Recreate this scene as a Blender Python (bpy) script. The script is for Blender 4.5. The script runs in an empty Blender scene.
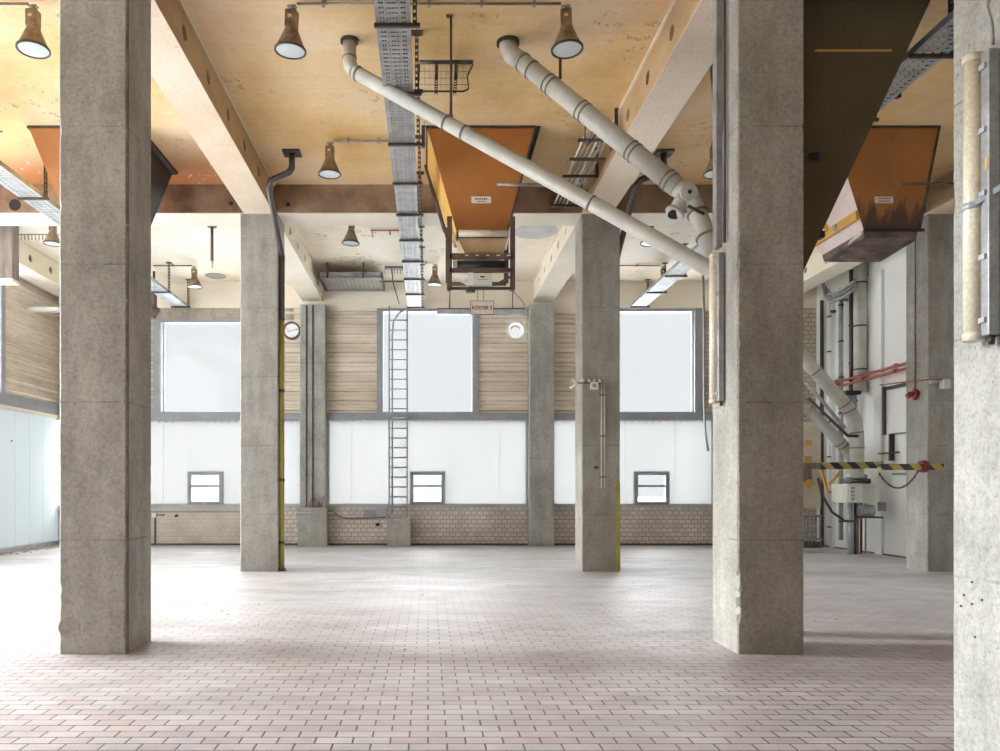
import bpy, bmesh, math, random
from mathutils import Vector, Matrix
R = random.Random(7)
PI = math.pi
C = bpy.context.scene.collection
EYE = 1.375
F = 780.0
VX, VY = 428.0, 489.0
def P(px, py, Y):
    return Vector(((px - VX) * Y / F, Y, EYE + (VY - py) * Y / F))

# ------------------------------------------------------------ materials
def new_mat(name):
    m = bpy.data.materials.new(name); m.use_nodes = True
    nt = m.node_tree
    b = nt.nodes['Principled BSDF']
    return m, nt, b
def N(nt, t, **kw):
    n = nt.nodes.new(t)
    for k, v in kw.items():
        setattr(n, k, v)
    return n
def pos(nt, scale=(1, 1, 1), rot=(0, 0, 0), loc=(0, 0, 0)):
    g = N(nt, 'ShaderNodeNewGeometry'); mp = N(nt, 'ShaderNodeMapping')
    mp.inputs['Scale'].default_value = scale; mp.inputs['Rotation'].default_value = rot; mp.inputs['Location'].default_value = loc
    nt.links.new(g.outputs['Position'], mp.inputs['Vector'])
    return mp.outputs['Vector']
def noise(nt, vec, scale, detail=4, rough=.55):
    n = N(nt, 'ShaderNodeTexNoise'); n.inputs['Scale'].default_value = scale; n.inputs['Detail'].default_value = detail
    n.inputs['Roughness'].default_value = rough
    nt.links.new(vec, n.inputs['Vector']); return n.outputs['Fac']
def ramp(nt, fac, stops, interp='LINEAR'):
    r = N(nt, 'ShaderNodeValToRGB'); cr = r.color_ramp; cr.interpolation = interp
    while len(cr.elements) < len(stops): cr.elements.new(.5)
    for e, (p, c) in zip(cr.elements, stops):
        e.position = p; e.color = (*c, 1) if len(c) == 3 else c
    nt.links.new(fac, r.inputs['Fac']); return r.outputs['Color']
def g3(v): return (v, v, v)
def _mixfix():
    # sockets of the colour variant are found by index: 0 factor, 6 A, 7 B, result 2
    def f(nt, fac, a, b, mode='MIX'):
        m = N(nt, 'ShaderNodeMix', data_type='RGBA', blend_type=mode)
        for sock, v in ((m.inputs[0], fac), (m.inputs[6], a), (m.inputs[7], b)):
            if isinstance(v, bpy.types.NodeSocket): nt.links.new(v, sock)
            elif isinstance(v, (int, float)): sock.default_value = v
            else: sock.default_value = (*v, 1)
        return m.outputs[2]
    return f
mix = _mixfix()
def bump(nt, b, height, strength=.3, dist=.01):
    bn = N(nt, 'ShaderNodeBump'); bn.inputs['Strength'].default_value = strength; bn.inputs['Distance'].default_value = dist
    nt.links.new(height, bn.inputs['Height']); nt.links.new(bn.outputs['Normal'], b.inputs['Normal'])

def concrete(name, c0, c1, seam=.95, rough=.8, streak=.35):
    m, nt, b = new_mat(name)
    v = pos(nt)
    vs = pos(nt, (3.0, 3.0, .35))
    big = noise(nt, v, 1.1, 5, .6); st = noise(nt, vs, 2.0, 4); fine = noise(nt, v, 55, 3, .7)
    col = ramp(nt, big, [(.3, c0), (.7, c1)])
    col = mix(nt, streak, col, ramp(nt, st, [(.3, g3(.55)), (.65, g3(1.12))]), 'MULTIPLY')
    col = mix(nt, .55, col, ramp(nt, fine, [(.28, g3(.55)), (.5, g3(1.0)), (.75, g3(1.2))]), 'MULTIPLY')
    col = mix(nt, .6, col, ramp(nt, noise(nt, pos(nt, (1, 1, .6), loc=(2, 5, 1)), 5, 6, .7), [(.36, g3(.74)), (.55, g3(1.06))]), 'MULTIPLY')
    col = mix(nt, .75, col, ramp(nt, noise(nt, v, 24, 3, .75), [(.32, g3(.74)), (.5, g3(1.0)), (.7, g3(1.12))]), 'MULTIPLY')
    # small pits
    vo = N(nt, 'ShaderNodeTexVoronoi'); vo.inputs['Scale'].default_value = 22; nt.links.new(v, vo.inputs['Vector'])
    pit = ramp(nt, vo.outputs['Distance'], [(.08, g3(.35)), (.16, g3(1))])
    pm = ramp(nt, noise(nt, v, 2.3, 3), [(.5, g3(0)), (.62, g3(1))])
    col = mix(nt, pm, col, mix(nt, 1.0, col, pit, 'MULTIPLY'))
    # formwork lift seams (every ~1.15 m in height), broken up by noise
    vz = pos(nt, (0, 0, 1 / 1.15), loc=(0, 0, .18))
    sx = N(nt, 'ShaderNodeSeparateXYZ'); nt.links.new(vz, sx.inputs[0])
    fr = N(nt, 'ShaderNodeMath', operation='FRACT'); nt.links.new(sx.outputs['Z'], fr.inputs[0])
    sm = ramp(nt, fr.outputs[0], [(0, g3(.62)), (.008, g3(.62)), (.014, g3(1)), (.99, g3(1))])
    col = mix(nt, ramp(nt, noise(nt, v, 4, 3), [(.4, g3(0)), (.6, g3(seam))]), col, mix(nt, 1.0, col, sm, 'MULTIPLY'))
    nt.links.new(col, b.inputs['Base Color']); b.inputs['Roughness'].default_value = rough
    bump(nt, b, fine, .35, .004)
    return m

def paint(name, c0, c1, scale=1.2, rough=.6, speck=0, speck_col=(.1, .06, .04), metallic=0, grain=.12, stretch=(1, 1, 1)):
    m, nt, b = new_mat(name)
    v = pos(nt, stretch)
    col = ramp(nt, noise(nt, v, scale, 5, .6), [(.32, c0), (.68, c1)])
    col = mix(nt, 1.0, col, ramp(nt, noise(nt, pos(nt), 60, 2), [(.3, g3(1 - grain)), (.7, g3(1 + grain))]), 'MULTIPLY')
    if speck:
        f = ramp(nt, noise(nt, v, 9, 6, .75), [(1 - speck, g3(0)), (1 - speck + .04, g3(1))])
        col = mix(nt, f, col, speck_col)
    nt.links.new(col, b.inputs['Base Color']); b.inputs['Roughness'].default_value = rough; b.inputs['Metallic'].default_value = metallic
    return m

def rib_shade(name, c0, c1, scale, rough, stretch):  # shading of the ribs painted as stripes, broken up by noise
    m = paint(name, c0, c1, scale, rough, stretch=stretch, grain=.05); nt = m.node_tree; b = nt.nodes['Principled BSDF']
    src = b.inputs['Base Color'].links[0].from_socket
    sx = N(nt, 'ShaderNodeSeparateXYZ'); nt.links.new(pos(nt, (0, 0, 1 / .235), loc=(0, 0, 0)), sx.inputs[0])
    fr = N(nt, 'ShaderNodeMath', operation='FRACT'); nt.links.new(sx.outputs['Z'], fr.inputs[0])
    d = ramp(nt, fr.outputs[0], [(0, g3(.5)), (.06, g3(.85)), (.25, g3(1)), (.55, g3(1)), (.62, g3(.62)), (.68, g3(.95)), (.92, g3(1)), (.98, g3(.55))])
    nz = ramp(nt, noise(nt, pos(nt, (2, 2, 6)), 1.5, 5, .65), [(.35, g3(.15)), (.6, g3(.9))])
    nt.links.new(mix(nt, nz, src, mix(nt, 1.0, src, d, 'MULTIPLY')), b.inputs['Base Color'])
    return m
def ceiling_mat(name, c_lo, c_mid, c_hi, peel=True):
    m, nt, b = new_mat(name)
    v = pos(nt)
    n1 = noise(nt, pos(nt, (.8, .55, 1)), .75, 5, .55)
    col = ramp(nt, n1, [(.28, c_lo), (.5, c_mid), (.7, c_hi)])
    # board marks of the formwork across the slab
    w = N(nt, 'ShaderNodeTexNoise'); w.inputs['Scale'].default_value = 2.0; w.inputs['Detail'].default_value = 3
    nt.links.new(pos(nt, (.35, 7, 1)), w.inputs['Vector'])
    col = mix(nt, .22, col, ramp(nt, w.outputs['Fac'], [(.35, g3(.86)), (.6, g3(1.06))]), 'MULTIPLY')
    col = mix(nt, .6, col, ramp(nt, noise(nt, v, 14, 4, .7), [(.3, g3(.88)), (.7, g3(1.08))]), 'MULTIPLY')
    if peel == 2:
        # rust coloured seepage beside the cross beam in the left bay
        q = N(nt, 'ShaderNodeSeparateXYZ'); nt.links.new(v, q.inputs[0])
        def mr(src, a, b, c, d):
            m_ = N(nt, 'ShaderNodeMapRange'); m_.interpolation_type = 'SMOOTHSTEP'
            for k, vv in zip((1, 2, 3, 4), (a, b, c, d)): m_.inputs[k].default_value = vv
            nt.links.new(src, m_.inputs[0]); return m_.outputs[0]
        a_ = N(nt, 'ShaderNodeMath', operation='MULTIPLY'); nt.links.new(mr(q.outputs['X'], -2.6, -3.4, 0, 1), a_.inputs[0]); nt.links.new(mr(q.outputs['Y'], 10.9, 12.7, 0, 1), a_.inputs[1])
        b_ = N(nt, 'ShaderNodeMath', operation='MULTIPLY'); nt.links.new(a_.outputs[0], b_.inputs[0]); nt.links.new(mr(n1, .2, .6, .6, 1), b_.inputs[1])
        col = mix(nt, b_.outputs[0], col, (.42, .15, .05))
    if peel:
        pn = noise(nt, v, 7, 7, .7); area = ramp(nt, noise(nt, pos(nt, (1, 1, 1), loc=(3.2, 1.7, 0)), .9, 2), [(.57, g3(0)), (.63, g3(1))])
        edge = ramp(nt, pn, [(.57, g3(0)), (.59, g3(1)), (.605, g3(1)), (.62, g3(0))])
        inner = ramp(nt, pn, [(.605, g3(0)), (.62, g3(1))])
        col = mix(nt, mix(nt, 1.0, area, edge, 'MULTIPLY'), col, (.28, .17, .09))
        col = mix(nt, mix(nt, 1.0, area, inner, 'MULTIPLY'), col, (.72, .66, .58))
    nt.links.new(col, b.inputs['Base Color']); b.inputs['Roughness'].default_value = .75
    return m

def brick_mat(name, vec_scale, c1, c2, mortar, bw=.15, bh=.105, axis='x', ms=.011, rough=.35):
    m, nt, b = new_mat(name)
    g = N(nt, 'ShaderNodeNewGeometry'); s = N(nt, 'ShaderNodeSeparateXYZ'); c = N(nt, 'ShaderNodeCombineXYZ')
    nt.links.new(g.outputs['Position'], s.inputs[0])
    nt.links.new(s.outputs['X' if axis == 'x' else 'Y'], c.inputs['X']); nt.links.new(s.outputs['Z'], c.inputs['Y'])
    t = N(nt, 'ShaderNodeTexBrick'); nt.links.new(c.outputs[0], t.inputs['Vector'])
    t.inputs['Scale'].default_value = 1; t.inputs['Brick Width'].default_value = bw; t.inputs['Row Height'].default_value = bh
    t.inputs['Mortar Size'].default_value = ms; t.inputs['Mortar Smooth'].default_value = .2
    t.inputs['Color1'].default_value = (*c1, 1); t.inputs['Color2'].default_value = (*c2, 1); t.inputs['Mortar'].default_value = (*mortar, 1)
    col = mix(nt, .8, t.outputs['Color'], ramp(nt, noise(nt, pos(nt), 1.3, 5), [(.3, g3(.72)), (.65, g3(1.1))]), 'MULTIPLY')
    nt.links.new(col, b.inputs['Base Color']); b.inputs['Roughness'].default_value = rough
    bump(nt, b, t.outputs['Fac'], -.3, .004)
    return m

def floor_mat():
    m, nt, b = new_mat('floor_pavers')
    v = pos(nt)
    t = N(nt, 'ShaderNodeTexBrick'); nt.links.new(v, t.inputs['Vector'])
    t.offset = .5
    t.inputs['Scale'].default_value = 1; t.inputs['Brick Width'].default_value = .205; t.inputs['Row Height'].default_value = .108
    t.inputs['Mortar Size'].default_value = .0056; t.inputs['Mortar Smooth'].default_value = .3; t.inputs['Bias'].default_value = -.1
    t.inputs['Color1'].default_value = (.50, .42, .418, 1); t.inputs['Color2'].default_value = (.57, .55, .56, 1); t.inputs['Mortar'].default_value = (.055, .045, .045, 1)
    col = t.outputs['Color']
    # ribs of the paver faces, running along the rows
    s = N(nt, 'ShaderNodeSeparateXYZ'); nt.links.new(v, s.inputs[0])
    mu = N(nt, 'ShaderNodeMath', operation='MULTIPLY'); mu.inputs[1].default_value = 2 * PI / .0236; nt.links.new(s.outputs['Y'], mu.inputs[0])
    sn = N(nt, 'ShaderNodeMath', operation='SINE'); nt.links.new(mu.outputs[0], sn.inputs[0])
    rib = N(nt, 'ShaderNodeMapRange'); rib.inputs[1].default_value = -1; rib.inputs[3].default_value = .62; rib.inputs[4].default_value = 1.05
    nt.links.new(sn.outputs[0], rib.inputs[0])
    cc = N(nt, 'ShaderNodeCombineXYZ')
    for k in 'XYZ': nt.links.new(rib.outputs[0], cc.inputs[k])
    col = mix(nt, .75, col, cc.outputs[0], 'MULTIPLY')
    col = mix(nt, .8, col, ramp(nt, noise(nt, pos(nt, (1, 1.6, 1), loc=(1, 7, 0)), 1.3, 7, .68), [(.35, g3(.72)), (.6, g3(1.08))]), 'MULTIPLY')
    # worn joints: dust fills them in the back of the hall and in patches
    dust_n = noise(nt, pos(nt, (.35, .8, 1)), .9, 6, .6)
    ymap = N(nt, 'ShaderNodeMapRange'); ymap.inputs[1].default_value = 4.0; ymap.inputs[2].default_value = 12.0; ymap.inputs[3].default_value = -.16; ymap.inputs[4].default_value = .34
    nt.links.new(s.outputs['Y'], ymap.inputs[0])
    ad = N(nt, 'ShaderNodeMath', operation='ADD'); nt.links.new(dust_n, ad.inputs[0]); nt.links.new(ymap.outputs[0], ad.inputs[1])
    dust = ramp(nt, ad.outputs[0], [(.30, g3(0.0)), (.9, g3(.78))])
    dcol = ramp(nt, noise(nt, pos(nt, (.5, 1.6, 1)), 1.4, 5), [(.3, (.36, .35, .345)), (.6, (.52, .525, .525))])
    col = mix(nt, dust, col, dcol)
    # grime smears and rust coloured spots
    gr = ramp(nt, noise(nt, pos(nt, (.25, 1.3, 1), loc=(5, 2, 0)), 1.2, 6, .62), [(.54, g3(0)), (.72, g3(.6))])
    col = mix(nt, gr, col, (.33, .31, .30))
    ru = ramp(nt, noise(nt, pos(nt, (1.2, 2.2, 1), loc=(9, 4, 0)), 1.9, 6, .7), [(.68, g3(0)), (.76, g3(.55))])
    col = mix(nt, ru, col, (.42, .30, .22))
    nt.links.new(col, b.inputs['Base Color'])
    rr = ramp(nt, noise(nt, v, 2.5, 5), [(.3, g3(.38)), (.7, g3(.62))]); nt.links.new(rr, b.inputs['Roughness'])
    inv = ramp(nt, t.outputs['Fac'], [(0, g3(1)), (1, g3(0))])
    bump(nt, b, inv, .5, .004)
    return m

def pane_mat(name, tint, gloss=.06):
    m, nt, b = new_mat(name); nt.nodes.remove(b)
    tr = N(nt, 'ShaderNodeBsdfTransparent'); tr.inputs[0].default_value = (*tint, 1)
    gl = N(nt, 'ShaderNodeBsdfGlossy'); gl.inputs['Roughness'].default_value = .08
    mx = N(nt, 'ShaderNodeMixShader'); mx.inputs[0].default_value = gloss
    nt.links.new(tr.outputs[0], mx.inputs[1]); nt.links.new(gl.outputs[0], mx.inputs[2])
    nt.links.new(mx.outputs[0], nt.nodes['Material Output'].inputs[0]); return m
def translucent_mat(name, c, dc, tr_frac=.0, stretch=(1, 1, .1)):
    m, nt, b = new_mat(name); nt.nodes.remove(b)
    col = ramp(nt, noise(nt, pos(nt, stretch), 1.5, 4), [(.3, tuple(x * .96 for x in c)), (.7, c)])
    tl = N(nt, 'ShaderNodeBsdfTranslucent'); nt.links.new(col, tl.inputs[0])
    df = N(nt, 'ShaderNodeBsdfDiffuse'); df.inputs[0].default_value = (*dc, 1)
    ad = N(nt, 'ShaderNodeAddShader'); nt.links.new(tl.outputs[0], ad.inputs[0]); nt.links.new(df.outputs[0], ad.inputs[1])
    nt.links.new(ad.outputs[0], nt.nodes['Material Output'].inputs[0]); return m
def plain(name, c, rough=.5, metallic=0, var=.1):
    return paint(name, tuple(x * (1 - var) for x in c), tuple(min(1, x * (1 + var)) for x in c), 3, rough, metallic=metallic, grain=.06)

M = dict(
    col=concrete('concrete_grey', (.325, .318, .29), (.46, .452, .42)),
    col_dark=concrete('concrete_shaded', (.28, .26, .225), (.41, .39, .35)),  # same concrete, darkened in colour for the less lit right-hand columns
    beam_side=paint('beam_ochre_stain_shade', (.40, .25, .12), (.60, .43, .26), 1.0, .7, stretch=(1, .5, 1), grain=.1),  # stains plus the shade of sides turned from the light, in one colour
    beam_side_pale=paint('beam_cream_side', (.74, .65, .50), (.84, .77, .66), 1.0, .7, stretch=(1, .5, 1), grain=.08),
    beam_dark=paint('crossbeam_brown_shaded', (.13, .075, .045), (.40, .28, .19), 1.3, .8, speck=.36, speck_col=(.16, .09, .055), grain=.15),  # grime and the backlit face's shade, both put into the colour
    beam_low=paint('beam_soffit_cream', (.74, .58, .42), (.83, .72, .60), .8, .65, speck=.33, speck_col=(.50, .36, .24)),
    header=paint('header_cream', (.74, .67, .55), (.84, .78, .68), .8, .7),
    head_dirty=concrete('header_dirty', (.30, .26, .21), (.52, .46, .39)),
    ceil_front=ceiling_mat('ceiling_ochre', (.66, .40, .13), (.82, .58, .30), (.88, .70, .50), 2),
    ceil_back=ceiling_mat('ceiling_cream', (.78, .66, .48), (.88, .80, .66), (.90, .86, .78)),
    brick=brick_mat('glazed_brick', 1, (.58, .52, .47), (.70, .64, .58), (.38, .33, .29)),
    brick_r=brick_mat('glazed_brick_tall', 1, (.50, .43, .35), (.58, .51, .43), (.28, .23, .18)),
    brick_paint=brick_mat('painted_brick', 1, (.56, .49, .42), (.60, .53, .46), (.47, .41, .35), ms=.006),
    siding=rib_shade('siding_beige', (.62, .54, .42), (.84, .76, .65), 1.2, .7, stretch=(.5, .5, 3), ),
    frame=plain('window_frame_grey', (.30, .31, .33), .45),
    frame_lt=plain('window_frame_light', (.42, .44, .46), .4),
    wallw=paint('white_wall', (.84, .85, .84), (.90, .91, .90), .7, .55, grain=.03),
    glass=pane_mat('window_glass', (.97, .97, .97), .03),
    glass_small=pane_mat('small_window_glass', (.97, .97, .97), .03),
    milky=translucent_mat('milky_glazing', (.29, .29, .287), (.16, .16, .16)),
    milky_l=translucent_mat('milky_cladding', (.21, .22, .222), (.30, .32, .322), stretch=(1, 1.5, .15)),
    floor=floor_mat(),
    ground=plain('outside_ground', (.72, .73, .72), .9, var=.03),
    pipe=paint('pipe_grey_beige', (.46, .45, .40), (.62, .61, .56), 3, .38, grain=.05),
    pipe_dk=paint('pipe_band_dark', (.20, .17, .14), (.30, .27, .23), 4, .5),
    drain=plain('drainpipe_dark', (.075, .06, .06), .3),
    yellow=paint('drainpipe_olive', (.30, .27, .05), (.42, .38, .09), 4, .5),
    steel=paint('galvanised_steel', (.24, .24, .24), (.40, .41, .42), 5, .5, metallic=.4),
    steel_dk=paint('steel_dark', (.045, .035, .03), (.10, .08, .07), 4, .5, metallic=.3),
    steel_lt=paint('tray_sheet', (.30, .33, .35), (.48, .51, .53), 5, .55, metallic=.3),
    brownsteel=paint('steel_brown', (.075, .045, .035), (.15, .10, .08), 4, .55),
    orange=paint('hopper_orange', (.36, .13, .025), (.46, .18, .04), 1.1, .5, speck=.34, speck_col=(.25, .10, .04), grain=.08),
    orange_lt=paint('hopper_stiffener_yellow', (.62, .34, .07), (.72, .42, .11), 2, .5),
    pink=paint('hopper_pink_lit', (.66, .52, .48), (.76, .64, .60), 2, .6, speck=.32, speck_col=(.42, .33, .33)),  # brightness from the left windows is put into this pink
    hop_dark=paint('hopper_olive_unlit', (.075, .056, .026), (.11, .085, .040), 1.0, .6, grain=.3),  # dark because the face is unlit; shade put into the colour
    black=plain('black_paint', (.018, .017, .016), .5),
    cream=paint('cream_metal', (.60, .53, .42), (.72, .66, .55), 3, .45),
    lampshade=paint('lamp_brown_metal', (.13, .075, .04), (.36, .26, .17), 9, .4, metallic=.3),
    lens=plain('lamp_lens', (.62, .69, .70), .2, var=.02),
    white=plain('white_plastic', (.78, .78, .76), .35),
    box=plain('enclosure_cream', (.66, .65, .58), .4),
    tube_cover=paint('diffuser_yellowed', (.70, .64, .48), (.80, .76, .64), 2.5, .18, stretch=(1, 1, .3)),
    red=plain('red_paint', (.30, .03, .025), .4), darkred=plain('dark_red_paint', (.18, .02, .02), .4),
    pinkred=plain('faded_red_paint', (.42, .13, .10), .45),
    rust=paint('rusty_sheet', (.05, .035, .03), (.20, .14, .115), 4, .7, speck=.38, speck_col=(.42, .34, .30)),
    sign=plain('sign_plate', (.74, .64, .56), .5), ink=plain('sign_ink', (.03, .025, .03), .6),
    roller=plain('roller_blueblack', (.03, .04, .055), .35),
    building=plain('far_building', (.40, .45, .46), .8), building_dk=plain('far_building_window', (.26, .33, .35), .5),
    debris=paint('debris', (.20, .15, .11), (.50, .44, .38), 20, .9),
    wood_dk=paint('box_dark_timber', (.16, .12, .10), (.30, .25, .22), 3, .7, stretch=(3, 3, .5)),
    disc=paint('hatch_grey', (.50, .48, .50), (.64, .62, .63), 2, .7), discdk=paint('hatch_dark', (.28, .27, .24), (.38, .36, .32), 2, .7),
)
def stained():
    m = paint('hopper_orange_stained', (.33, .125, .025), (.44, .18, .045), 1.1, .5, grain=.08); nt = m.node_tree; b = nt.nodes['Principled BSDF']
    src = b.inputs['Base Color'].links[0].from_socket
    q = N(nt, 'ShaderNodeSeparateXYZ'); nt.links.new(pos(nt), q.inputs[0])
    h = N(nt, 'ShaderNodeMapRange'); nt.links.new(q.outputs['Z'], h.inputs[0])
    for k, v_ in zip((1, 2, 3, 4), (5.12, 5.75, .42, -.12)): h.inputs[k].default_value = v_
    a = N(nt, 'ShaderNodeMath', operation='ADD'); nt.links.new(h.outputs[0], a.inputs[0]); nt.links.new(noise(nt, pos(nt, (4, 1, .9)), 1.6, 5, .6), a.inputs[1])
    nt.links.new(mix(nt, ramp(nt, a.outputs[0], [(.62, g3(0)), (.80, g3(.9))]), src, (.05, .03, .025)), b.inputs['Base Color'])
    return m
M['stained'] = stained()
def stripes():
    m, nt, b = new_mat('hazard_stripes')
    g = N(nt, 'ShaderNodeTexCoord'); mp = N(nt, 'ShaderNodeMapping'); nt.links.new(g.outputs['Object'], mp.inputs['Vector'])
    s = N(nt, 'ShaderNodeSeparateXYZ'); nt.links.new(mp.outputs[0], s.inputs[0])
    a = N(nt, 'ShaderNodeMath', operation='ADD'); nt.links.new(s.outputs['X'], a.inputs[0]); nt.links.new(s.outputs['Z'], a.inputs[1])
    d = N(nt, 'ShaderNodeMath', operation='DIVIDE'); d.inputs[1].default_value = .34; nt.links.new(a.outputs[0], d.inputs[0])
    f = N(nt, 'ShaderNodeMath', operation='FRACT'); nt.links.new(d.outputs[0], f.inputs[0])
    col = ramp(nt, f.outputs[0], [(0, (.50, .38, .09)), (.5, (.03, .03, .035))], 'CONSTANT')
    nt.links.new(col, b.inputs['Base Color']); b.inputs['Roughness'].default_value = .5
    return m
M['hazard'] = stripes()

# ------------------------------------------------------------ mesh builder
class MB:
    def __init__(s): s.v = []; s.f = []; s.sm = []
    def add(s, vs, fs, smooth=False):
        n = len(s.v); s.v += [Vector(v) for v in vs]
        for f in fs: s.f.append([n + i for i in f]); s.sm.append(smooth)
        return s
    def box(s, x0, x1, y0, y1, z0, z1):
        vs = [(x, y, z) for z in (z0, z1) for y in (y0, y1) for x in (x0, x1)]
        return s.add(vs, [(0, 2, 3, 1), (4, 5, 7, 6), (0, 1, 5, 4), (2, 6, 7, 3), (0, 4, 6, 2), (1, 3, 7, 5)])
    def bar(s, p0, p1, w, h=None):
        p0, p1 = Vector(p0), Vector(p1); h = h or w
        d = (p1 - p0).normalized(); up = Vector((0, 0, 1)) if abs(d.z) < .9 else Vector((0, 1, 0))
        a = d.cross(up).normalized() * w / 2; b = a.cross(d).normalized() * h / 2
        vs = [p + i * a + j * b for p in (p0, p1) for i, j in ((-1, -1), (1, -1), (1, 1), (-1, 1))]
        return s.add(vs, [(3, 2, 1, 0), (4, 5, 6, 7), (0, 1, 5, 4), (1, 2, 6, 5), (2, 3, 7, 6), (3, 0, 4, 7)])
    def tube(s, pts, r, n=12, caps=True):
        pts = [Vector(p) for p in pts]; rs = r if isinstance(r, (list, tuple)) else [r] * len(pts)
        vs = []; ref = None
        for i, p in enumerate(pts):
            if i == 0: t = pts[1] - p
            elif i == len(pts) - 1: t = p - pts[i - 1]
            else: t = (pts[i + 1] - p).normalized() + (p - pts[i - 1]).normalized()
            t = t.normalized()
            if ref is None:
                ref = t.orthogonal().normalized()
            else:
                ref = (ref - t * ref.dot(t)).normalized()
            b = t.cross(ref)
            k = 1.0
            if 0 < i < len(pts) - 1:
                c = max(.5, t.dot((p - pts[i - 1]).normalized())); k = 1 / c
            for j in range(n):
                a = 2 * PI * j / n
                vs.append(p + (ref * math.cos(a) + b * math.sin(a)) * rs[i] * (k if k < 1.2 else 1.2))
        fs = [(i * n + j, i * n + (j + 1) % n, (i + 1) * n + (j + 1) % n, (i + 1) * n + j) for i in range(len(pts) - 1) for j in range(n)]
        s.add(vs, fs, True)
        if caps:
            m = len(s.v) - len(vs)
            s.f.append([m + j for j in reversed(range(n))]); s.sm.append(False)
            s.f.append([m + (len(pts) - 1) * n + j for j in range(n)]); s.sm.append(False)
        return s
    def lathe(s, prof, n=24, c=(0, 0, 0), smooth=True):
        c = Vector(c); vs = []
        for r, z in prof:
            for j in range(n):
                a = 2 * PI * j / n; vs.append(c + Vector((r * math.cos(a), r * math.sin(a), z)))
        return s.add(vs, [(i * n + j, i * n + (j + 1) % n, (i + 1) * n + (j + 1) % n, (i + 1) * n + j) for i in range(len(prof) - 1) for j in range(n)], smooth)
    def disc(s, c, nrm, r0, r1, n=28, th=.01):
        """flat ring (r0 inner, 0 = full disc) with thickness, axis nrm"""
        c = Vector(c); nrm = Vector(nrm).normalized(); a = nrm.orthogonal().normalized(); b = nrm.cross(a)
        ring = lambda r, z: [c + nrm * z + (a * math.cos(2 * PI * j / n) + b * math.sin(2 * PI * j / n)) * r for j in range(n)]
        if r0 <= 0:
            vs = ring(r1, -th / 2) + ring(r1, th / 2)
            fs = [(j, (j + 1) % n, n + (j + 1) % n, n + j) for j in range(n)] + [tuple(reversed(range(n))), tuple(range(n, 2 * n))]
            return s.add(vs, fs)
        vs = ring(r0, -th / 2) + ring(r1, -th / 2) + ring(r1, th / 2) + ring(r0, th / 2)
        return s.add(vs, [(k * n + j, k * n + (j + 1) % n, ((k + 1) % 4) * n + (j + 1) % n, ((k + 1) % 4) * n + j) for k in range(4) for j in range(n)])
    def frustum(s, a, b):
        """a, b: (x0,x1,y0,y1,z) top and bottom rectangles"""
        def q(r): return [(r[0], r[2], r[4]), (r[1], r[2], r[4]), (r[1], r[3], r[4]), (r[0], r[3], r[4])]
        return s.add(q(b) + q(a), [(3, 2, 1, 0), (4, 5, 6, 7), (0, 1, 5, 4), (1, 2, 6, 5), (2, 3, 7, 6), (3, 0, 4, 7)])
    def build(s, name, mat, parent=None, origin=None, bevel=0):
        lo = Vector([min(v[i] for v in s.v) for i in range(3)]); hi = Vector([max(v[i] for v in s.v) for i in range(3)])
        me = bpy.data.meshes.new(name)
        if parent is None:
            o = Vector(origin) if origin is not None else Vector(((lo.x + hi.x) / 2, (lo.y + hi.y) / 2, lo.z)); base = o
        else:
            o = Vector((0, 0, 0)); base = world_loc(parent)
        me.from_pydata([tuple(v - base) for v in s.v], [], s.f)
        me.polygons.foreach_set('use_smooth', s.sm)
        me.materials.append(M[mat] if isinstance(mat, str) else mat); me.update()
        bm = bmesh.new(); bm.from_mesh(me); bmesh.ops.recalc_face_normals(bm, faces=bm.faces); bm.to_mesh(me); bm.free()
        ob = bpy.data.objects.new(name, me); C.objects.link(ob); ob.location = o
        if parent is not None: ob.parent = parent
        if bevel:
            b = ob.modifiers.new('bevel', 'BEVEL'); b.width = bevel; b.segments = 2; b.limit_method = 'ANGLE'
        return ob
def world_loc(o):
    v = Vector(o.location)
    while o.parent: o = o.parent; v += o.location
    return v
def tag(o, label=None, cat=None, group=None, kind=None):
    if label: o['label'] = label
    if cat: o['category'] = cat
    if group: o['group'] = group
    if kind: o['kind'] = kind
    return o
def thing(name, loc, label, cat, group=None):
    o = bpy.data.objects.new(name, None); C.objects.link(o); o.location = loc; o.empty_display_size = .1
    return tag(o, label, cat, group, 'thing')
def struct(mb, name, mat, label=None, **kw):
    return tag(mb.build(name, mat, **kw), label, kind='structure')
def copy_tree(o, parent=None):
    c = o.copy(); C.objects.link(c); c.parent = parent
    for ch in list(o.children): copy_tree(ch, c)
    return c

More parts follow.
